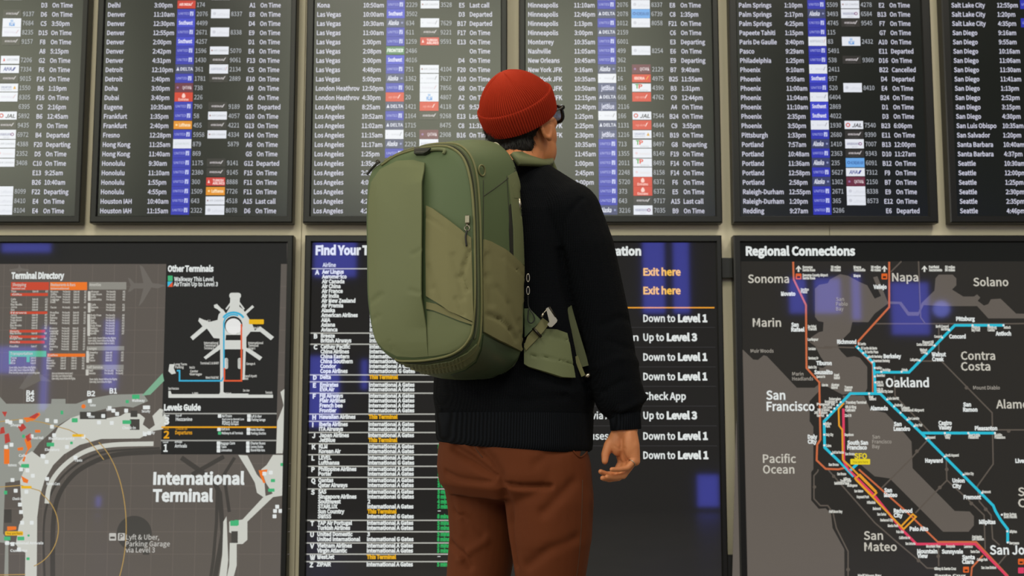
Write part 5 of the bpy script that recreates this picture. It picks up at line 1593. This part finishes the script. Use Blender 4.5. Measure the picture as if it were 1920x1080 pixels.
NB = 200
F0px = [(687, 480), (688, 555), (695, 610), (704, 640), (722, 660), (748, 671), (790, 671), (835, 664), (866, 648), (883, 622), (889, 560), (890, 480), (888, 400), (881, 335), (868, 298), (848, 282), (820, 279), (780, 284), (742, 294), (709, 310), (692, 329), (687, 370), (686, 420)]
BKpx = [(792, 480), (793, 580), (800, 650), (820, 690), (850, 707), (900, 710), (940, 705), (968, 692), (982, 668), (988, 620), (989, 560), (989, 480), (986, 400), (980, 340), (970, 300), (952, 274), (930, 264), (895, 264), (850, 272), (815, 292), (797, 330), (792, 400)]
F0 = resample([plane(x, y, 0.0) for x, y in F0px], NB)
BK = resample([plane(x, y, 0.235) for x, y in BKpx], NB)
# move both to bag coordinates (u right, z up), interpolate between
def uz(p): return ((p - Q0).dot(RT), p.z)
F2 = [uz(p) for p in F0]; B2_ = [uz(p) for p in BK]
cF = (sum(p[0] for p in F2) / NB, sum(p[1] for p in F2) / NB)
cB = (sum(p[0] for p in B2_) / NB, sum(p[1] for p in B2_) / NB)
def bagp(u, z, off): return Vector((Q0.x, Q0.y, 0)) + RT * u + FW * off + UPW * z
rings = []
for s in [i / 14 for i in range(1, 15)]:                     # domed front
    off = -.026 * (1 - s ** 2.6) + .0
    rings.append([bagp(cF[0] + (p[0] - cF[0]) * s, cF[1] + (p[1] - cF[1]) * s, off) for p in F2])
for t, g in ((.03, .0035), (.08, .007), (.15, .009), (.22, .008), (.30, .009), (.42, .011), (.55, .011), (.68, .009), (.80, .006), (.90, .001), (.96, -.006), (1.0, -.016)):
    rg = []
    tt = t if t < .1 else t
    for k, (p, q) in enumerate(zip(F2, B2_)):
        e = min(1.0, t * 1.0)
        low = 1 if p[1] < cF[1] - .12 else 0
        k_b = e if not low else min(1, e * 1.35)             # the base drops sooner than the top rises
        u = p[0] + (q[0] - p[0]) * e; z = p[1] + (q[1] - p[1]) * k_b
        cx, cz = cF[0] + (cB[0] - cF[0]) * e, cF[1] + (cB[1] - cF[1]) * e
        d = Vector((u - cx, z - cz)); d.normalize()
        rg.append(bagp(u + d.x * g, z + d.y * g, t * .235))
    rings.append(rg)
for s in (.85, .6, .3, .08):
    rings.append([bagp(cB[0] + (p[0] - cB[0]) * s, cB[1] + (p[1] - cB[1]) * s, .237) for p in B2_])
mb = MB()
vs = [p for r in rings for p in r]
fs = [(k * NB + i, k * NB + (i + 1) % NB, (k + 1) * NB + (i + 1) % NB, (k + 1) * NB + i) for k in range(len(rings) - 1) for i in range(NB)]
fs.append(tuple(range(NB - 1, -1, -1))); fs.append(tuple((len(rings) - 1) * NB + i for i in range(NB)))
me = bpy.data.meshes.new('bag'); me.from_pydata(vs, [], fs)
bm = bmesh.new(); bm.from_mesh(me); bmesh.ops.recalc_face_normals(bm, faces=bm.faces)
for _ in range(2): bmesh.ops.smooth_vert(bm, verts=bm.verts, factor=.5, use_axis_x=True, use_axis_y=True, use_axis_z=True)
bm.to_mesh(me); bm.free()
bag_bvh = bvh_of(me)
bag = empty('backpack', bagp(cB[0], min(p[1] for p in B2_), .12), 'large olive green travel backpack worn on the back of the person', 'backpack')
link_mesh('pack_body', me, green, bag, True)

front_poly = [(691, 420), (692, 372), (697, 342), (714, 319), (745, 302), (775, 300), (797, 306), (799, 320), (799, 400), (798, 480), (798, 560), (800, 600), (802, 640), (803, 668), (775, 670), (745, 668), (722, 655), (706, 636), (699, 607), (693, 555), (691, 480)]
def fo(x, y):
    e = max(0, (x - 740) / 58)                       # lifts away from the pack at its free edge
    m_ = max(0, min(1, (615 - y) / 60)) * max(0, min(1, (y - 306) / 40))
    ed = max(0, min(1, (x - 687) / 22)) * max(0, min(1, (672 - y) / 30)) * max(0, min(1, (y - 298) / 16))
    return .0012 + .003 * ed + .015 * min(1, e) ** 1.6 * m_
patch('front_flap', front_poly, bag_bvh, .008, olive, bag, 7, True, [([(693, 570), (708, 560), (716, 552)], 4, .003), ([(797, 470), (780, 478)], 4, .002), ([(795, 550), (775, 545)], 4, .002), ([(730, 640), (738, 655), (744, 662)], 3, .002), ([(700, 600), (712, 592)], 4, .002)], lip=.0035, offs=fo)
pocket_poly = [(801, 386), (812, 391), (845, 415), (884, 446), (886, 520), (888, 604), (868, 594), (845, 583), (830, 572), (815, 563), (801, 555), (800, 470)]
def po(x, y): return .0055 + .006 * max(0, 1 - abs(x - 843) / 45)
patch('front_pocket', pocket_poly, bag_bvh, .008, khaki, bag, 6, True, [([(802, 407), (830, 424), (862, 448), (880, 462)], 1.6, .0022), ([(852, 480), (862, 520), (870, 560)], 5, .003), ([(882, 470), (872, 498), (868, 520), (878, 545)], 3.5, .0055), ([(858, 560), (870, 590)], 4, .003), ([(806, 500), (815, 540), (824, 565)], 5, .002)], offs=po)
patch('pocket_binding', [(801, 566), (820, 570), (845, 583), (870, 597), (887, 605), (886, 609), (862, 601), (838, 591), (815, 582), (801, 579)], bag_bvh, .0045, khaki, bag, 6)
patch('lower_panel', [(801, 583), (815, 585), (838, 594), (862, 604), (886, 612), (884, 635), (870, 650), (845, 661), (815, 667), (803, 668), (802, 640)], bag_bvh, .0014, olive, bag, 6)

# zip line round the front: a raised band with piping on both edges
zin = [(716, 310), (745, 292), (785, 280), (825, 275), (850, 280), (870, 300), (882, 340), (888, 400), (890, 480), (890, 560), (887, 605), (882, 630), (866, 652), (838, 667), (795, 675), (755, 676), (742, 673)]
zout = [(722, 303), (750, 286), (790, 275), (832, 270), (862, 274), (883, 296), (894, 335), (899, 400), (901, 480), (902, 560), (901, 610), (897, 640), (883, 664), (850, 682), (800, 691), (762, 690), (748, 684)]
mb = MB()
seam(mb, bag_bvh, zin, .0030, .0012); seam(mb, bag_bvh, zout, .0030, .0014)
mb.build('piping', piping, bag, True)
mb = MB()
zm = [((a[0] + b_[0]) / 2, (a[1] + b_[1]) / 2) for a, b_ in zip(zin[:12], zout[:12])]
seam(mb, bag_bvh, zm, .0034, .0006, flat=1.0)
mb.build('main_zipper', web_m, bag, True)
mb = MB()
z2 = [((a[0] * .72 + b_[0] * .28), (a[1] * .72 + b_[1] * .28)) for a, b_ in zip(zin, zout)]
seam(mb, bag_bvh, z2, .0014, .0018)
seam(mb, bag_bvh, [(906, 338), (906, 400), (905, 480), (905, 560), (905, 625)], .0012, .0002)
seam(mb, bag_bvh, [(906, 368), (925, 355), (945, 340), (963, 324), (968, 312)], .0011, .0004)
seam(mb, bag_bvh, [(950, 330), (954, 400), (957, 470)], .0011, .0004)
seam(mb, bag_bvh, [(963, 324), (975, 380), (981, 440), (984, 500)], .0011, .0004)
mb.build('seams', seam_m, bag, True)
# ribbed bumper between the zip and the base
patch('bumper', [(748, 679), (800, 683), (845, 676), (876, 660), (893, 644), (899, 650), (890, 672), (868, 688), (835, 697), (795, 700), (764, 697)], bag_bvh, .004, olive, bag, 4, True, [([(x, 676 - max(0, x - 800) * .12), (x + 6, 702 - max(0, x - 800) * .12)], 1.3, .0022) for x in range(768, 872, 7)])
patch('base_panel', [(905, 628), (930, 640), (955, 652), (977, 662), (984, 655), (980, 672), (970, 690), (940, 704), (905, 709), (880, 709), (855, 708), (845, 702), (872, 694), (893, 678), (902, 655)], bag_bvh, .003, base_m, bag, 6)
side_poly = [(905, 449), (915, 453), (945, 472), (970, 490), (984, 503), (986, 560), (985, 620), (980, 650), (974, 658), (955, 649), (930, 637), (905, 622), (904, 540)]
def so(x, y): return .004 + .010 * max(0, 1 - abs(x - 940) / 42)
patch('side_pocket', side_poly, bag_bvh, .006, khaki, bag, 6, True, [([(906, 469), (935, 485), (965, 506), (984, 522)], 1.4, .0022), ([(912, 590), (930, 598), (950, 618), (962, 636)], 4, .0045), ([(970, 600), (973, 625), (978, 648)], 3, .004), ([(908, 480), (910, 520), (916, 570)], 5, .004), ([(925, 540), (945, 570), (965, 610)], 5, .002)], offs=so)
patch('back_edge_strap', [(952, 330), (966, 322), (975, 350), (981, 400), (984, 440), (985, 500), (975, 494), (962, 484), (961, 430), (957, 380)], bag_bvh, .004, olive, bag, 6)
patch('strap_slot', [(955, 385), (957, 382), (961, 430), (962, 482), (956, 478), (954, 430)], bag_bvh, .0015, cord_m, bag, 5)
patch('stitched_tab', [(958, 350), (962, 343), (967, 342), (970, 365), (969, 372), (961, 372)], bag_bvh, .0048, olive, bag, 4)
mb = MB(); seam(mb, bag_bvh, [(790, 288), (806, 283), (824, 281.5), (835, 283.5), (833, 290)], .0042, .004, flat=1.0); mb.build('top_grab_loop', olive, bag, True)
lb = patch('label_patch', [(781, 283), (812, 282), (806, 288), (798, 292), (781, 292)], bag_bvh, .011, patch_m, bag, 4)
mb = MB()
seam(mb, bag_bvh, [(785, 289.5), (800, 289)], .0006, .0116); mb.build('label_lettering', mat('label_print', rgb(96, 98, 84), .6), lb)

# D-ring at the shoulder of the pack
def ring3(mb, c, ax, ay, r, th, n=24, a0=0, a1=360):
    pts = [c + ax * (r * cos(rad(a0 + (a1 - a0) * i / n))) + ay * (r * sin(rad(a0 + (a1 - a0) * i / n))) for i in range(n + (a1 - a0 != 360))]
    tube_mb(mb, pts, th, 8, a1 - a0 == 360)
p, n_ = cast(bag_bvh, 901, 321)
mb = MB(); sx = FW; ring3(mb, p + n_ * .004, (FW - n_ * FW.dot(n_)).normalized(), UPW, .0125, .0022)
mb.build('lash_loop', piping, bag, True)
mb = MB(); q = [cast(bag_bvh, x, y) for x, y in ((924, 273), (930, 268), (937, 268), (943, 274), (946, 279))]
tube_mb(mb, spline([a + n2 * l + UPW * l for (a, n2), l in zip(q, (0, .012, .015, .010, 0))][:0] + [P(921, 273, 3.07), P(927, 268.5, 3.07), P(933, 270, 3.07), P(938, 277, 3.07), P(940, 283, 3.07)], 5), .0021, 8)
mb.build('top_cord_loop', mat('pale_cord', rgb(170, 166, 140), .7), bag, True)

# zip pulls
def zip_pull(px, py, ln, m1=metal_m):
    p, n = cast(bag_bvh, px, py)
    p = p + n * .007
    side = n.cross(UPW).normalized()
    mb = MB()
    hw = .0048
    vs = []
    for z, w_, d in ((.012, .7, 0), (.010, 1, .003), (-.006, 1, .004), (-.010, .6, .001)):
        for sx_ in (-1, 1): vs += [p + UPW * z + side * (hw * w_ * sx_) + n * d, p + UPW * z + side * (hw * w_ * sx_) - n * .004]
    fs = []
    for k in range(3):
        a = k * 4
        fs += [(a, a + 2, a + 6, a + 4), (a + 1, a + 5, a + 7, a + 3), (a, a + 4, a + 5, a + 1), (a + 2, a + 3, a + 7, a + 6)]
    fs += [(0, 1, 3, 2), (12, 14, 15, 13)]
    mb.add(vs, fs)
    o = mb.build('zip_slider', m1, bag)
    mb = MB(); ring3(mb, p - UPW * .019 + n * .003, side, UPW, .0058, .0015, 18)
    tube_mb(mb, [p - UPW * .010 + n * .003, p - UPW * .015 + n * .003], .002, 8)
    mb.build('pull_ring', m1, o, True)
    mb = MB(); tube_mb(mb, spline([p - UPW * .024 + n * .004, p - UPW * (.03 + ln * .3) + n * .005 + side * .003, p - UPW * (.03 + ln) + n * .003 + side * .001], 5), .0022, 8)
    mb.build('pull_cord', cord_m, o, True)
zip_pull(878, 414, .03, mat('worn_steel', rgb(128, 122, 110), .35, 1.0))
# left zip pull standing off the corner
mb = MB()
a_, n1 = cast(bag_bvh, 716, 306); b2, n2 = cast(bag_bvh, 692, 326)
pull = [P(712, 303, a_.dot(Vector((0, 1, 0)))), P(704, 309, a_.y), P(694, 320, b2.y), P(688, 327, b2.y)]
tube_mb(mb, spline(pull, 5), .0030, 8); o = mb.build('zip_pull_tab', cord_m, bag, True)
mb = MB(); ring3(mb, P(708, 304, a_.y - .004), RT, UPW, .005, .0014, 16); mb.build('pull_ring', dkmetal, o, True)

# zip pulls and cord at the back edge
for k, (x, y) in enumerate(((990, 521), (990, 545))):
    p = P(x, y, cast(bag_bvh, 984, y)[0].y - .01)
    mb = MB()
    pts = []
    for i in range(24):
        t = 2 * pi * i / 24
        pts.append(p + Vector((.0035 * cos(t), 0, .0095 * sin(t))))
    tube_mb(mb, pts, .0013, 8, True)
    mb.build('pull_ring', metal_m, bag, True)
p = cast(bag_bvh, 984, 560)[0]
mb = MB(); tube_mb(mb, spline([P(990, 555, p.y), P(991, 575, p.y), P(1000, 590, p.y - .005), P(1002, 600, p.y - .005), P(996, 606, p.y - .005), P(990, 600, p.y), P(991, 580, p.y)], 6), .0016, 8)
mb.build('cord_loop', cord_m, bag, True)
p = cast(bag_bvh, 973, 383)[0]
mb = MB(); tube_mb(mb, [p + Vector((0, -.005, .012)), p + Vector((.002, -.006, 0)), p + Vector((.001, -.005, -.012))], [.003, .004, .003], 10); mb.build('strap_keeper', metal_m, bag, True)

# ---- shoulder straps, hip belt, webbing (lying on the sweater)
wm = [v.co + Vector((C0.x, C0.y, 0)) for v in sweater.data.vertices]
sweater.data.calc_loop_triangles()
sw_bvh = BVHTree.FromPolygons(wm, [tuple(t.vertices) for t in sweater.data.loop_triangles])
def over(u, v, z, lift):
    c = C0 + RT * u + FW * v + UPW * z
    h = sw_bvh.find_nearest(c)
    n = h[1]
    if n.dot(h[0] - (C0 + UPW * (z - .15))) < 0: n = -n
    return h[0] + n * lift
def shoulder_strap(s):
    zt = zat(312)
    def mir(p):                                      # the left strap mirrors the right one about the spine
        if s > 0: return p
        d = (p - C0).dot(RT)
        return p - RT * (2 * d)
    tr = [P(966, 298, 3.10), P(984, 298, 3.15), P(1002, 299, 3.20), P(1014, 302, 3.25), P(1020, 310, 3.30)]
    tr += [C0 + RT * .066 + FW * .105 + UPW * 1.44, C0 + RT * .10 + FW * .150 + UPW * 1.34, C0 + RT * .125 + FW * .172 + UPW * 1.2, C0 + RT * .18 + FW * .155 + UPW * 1.08, C0 + RT * .222 + FW * .05 + UPW * 1.03]
    def wv(t):
        a = Vector((.010, 0, -.014)); b_ = Vector((.031, -.010, -.017)); c_ = RT * .030
        k = min(1, t / .22); v = a.lerp(b_, k)
        v = v.lerp(c_, max(0, min(1, (t - .25) / .15)))
        if s < 0: v = v - RT * (2 * v.dot(RT)); v = -v
        return v
    tr = [mir(p) for p in tr]
    for i in range(5, len(tr)):
        h = sw_bvh.find_nearest(tr[i])
        n = h[1] if h[1].dot(FW) > -.2 else -h[1]
        tr[i] = h[0] + n * .009
    mb = MB(); ribbon(mb, tr, wv, .011, 8)
    mb.build('shoulder_strap', olive, bag, True)
for s in (1, -1): shoulder_strap(s)
patch('hip_belt', [(984, 646), (1004, 632), (1022, 618), (1040, 619), (1058, 626), (1063, 650), (1068, 685), (1072, 709), (1050, 708), (1020, 698), (992, 689), (984, 684)], sw_bvh, .016, olive, bag, 6, True, [([(1015, 626), (1060, 641)], 1.2, .003), ([(992, 668), (1030, 673), (1068, 684)], 1.4, .004)])
belt_p = cast(sw_bvh, 1010, 620)[0]
Yb = belt_p.y - .022
def strapY(pts, hw, name, m, th=.003):
    mb = MB(); ribbon(mb, pts, lambda t: hw, th, 6); return mb.build(name, m, bag, False)
patch('side_wing', [(984, 580), (994, 580), (1014, 602), (1000, 618), (985, 634)], sw_bvh, .014, green, bag, 5)
patch('compression_strap', [(984, 652), (990, 634), (1003, 617), (1016, 598), (1028, 608), (1016, 626), (1002, 644), (988, 660)], sw_bvh, .021, khaki, bag, 5)
mb = MB()
hook = [(1024, 578), (1029, 576), (1033, 581), (1045, 600), (1044, 604), (1035, 613), (1030, 613), (1026, 608), (1030, 604)]
f_ = [P(x, y, Yb - .012) for x, y in hook]; bk_ = [P(x, y, Yb - .006) for x, y in hook]
n = len(hook)
mb.add(f_ + bk_, [tuple(range(n - 1, -1, -1)), tuple(range(n, 2 * n))] + [(i, (i + 1) % n, n + (i + 1) % n, n + i) for i in range(n)])
hk_o = mb.build('hook_buckle', metal_m, bag)
mb = MB(); tube_mb(mb, [P(1016, 592, Yb - .012), P(1020, 586, Yb - .013), P(1026, 580, Yb - .013)], .0012, 8); tube_mb(mb, [P(1015, 594, Yb - .012), P(1019, 588, Yb - .012)], .0028, 8); mb.build('hook_gate', metal_m, hk_o, True)
mb = MB(); tube_mb(mb, [P(1030, 576, Yb - .012), P(1042, 594, Yb - .012)], .0022, 8); mb.build('hook_bar', dkmetal, hk_o, True)
mb = MB(); tube_mb(mb, [P(999, 615, Yb - .006), P(1015, 632, Yb - .006)], .0035, 8); mb.build('strap_slider', dkmetal, bag, True)
wy = cast(sw_bvh, 1078, 620)[0].y - .012
strapY([P(1052, 535, wy + .02), P(1060, 575, wy + .006), P(1074, 625, wy), P(1087, 668, wy), P(1092, 688, wy)], Vector((.0155, -.002, 0)), 'lower_webbing', web_m)
strapY([P(1080, 668, wy - .003), P(1088, 690, wy - .004), P(1094, 705, wy - .004)], Vector((.005, -.001, 0)), 'webbing_fold', piping)
mb = MB(); tube_mb(mb, [P(1096, 706, wy - .005), P(1102, 704, wy - .006), P(1106, 702, wy - .005)], [.003, .0055, .0045], 10); mb.build('strap_hook', metal_m, bag, True)

# what a part looks like where it differs from the rest of its thing
for nm_, lb_ in (('front_pocket', 'khaki stretch pocket on the front'), ('side_pocket', 'khaki stretch pocket on the side'), ('base_panel', 'dark coated base'), ('hook_buckle', 'silver hook buckle'), ('label_patch', 'small black label'),
                 ('finger_ring', 'thin silver ring'), ('beanie', 'red ribbed beanie'), ('sweater', 'dark navy knit sweater'), ('trousers', 'rust brown trousers'), ('glasses', 'black framed glasses'), ('hair', 'short black hair')):
    if nm_ in bpy.data.objects: bpy.data.objects[nm_]['label'] = lb_
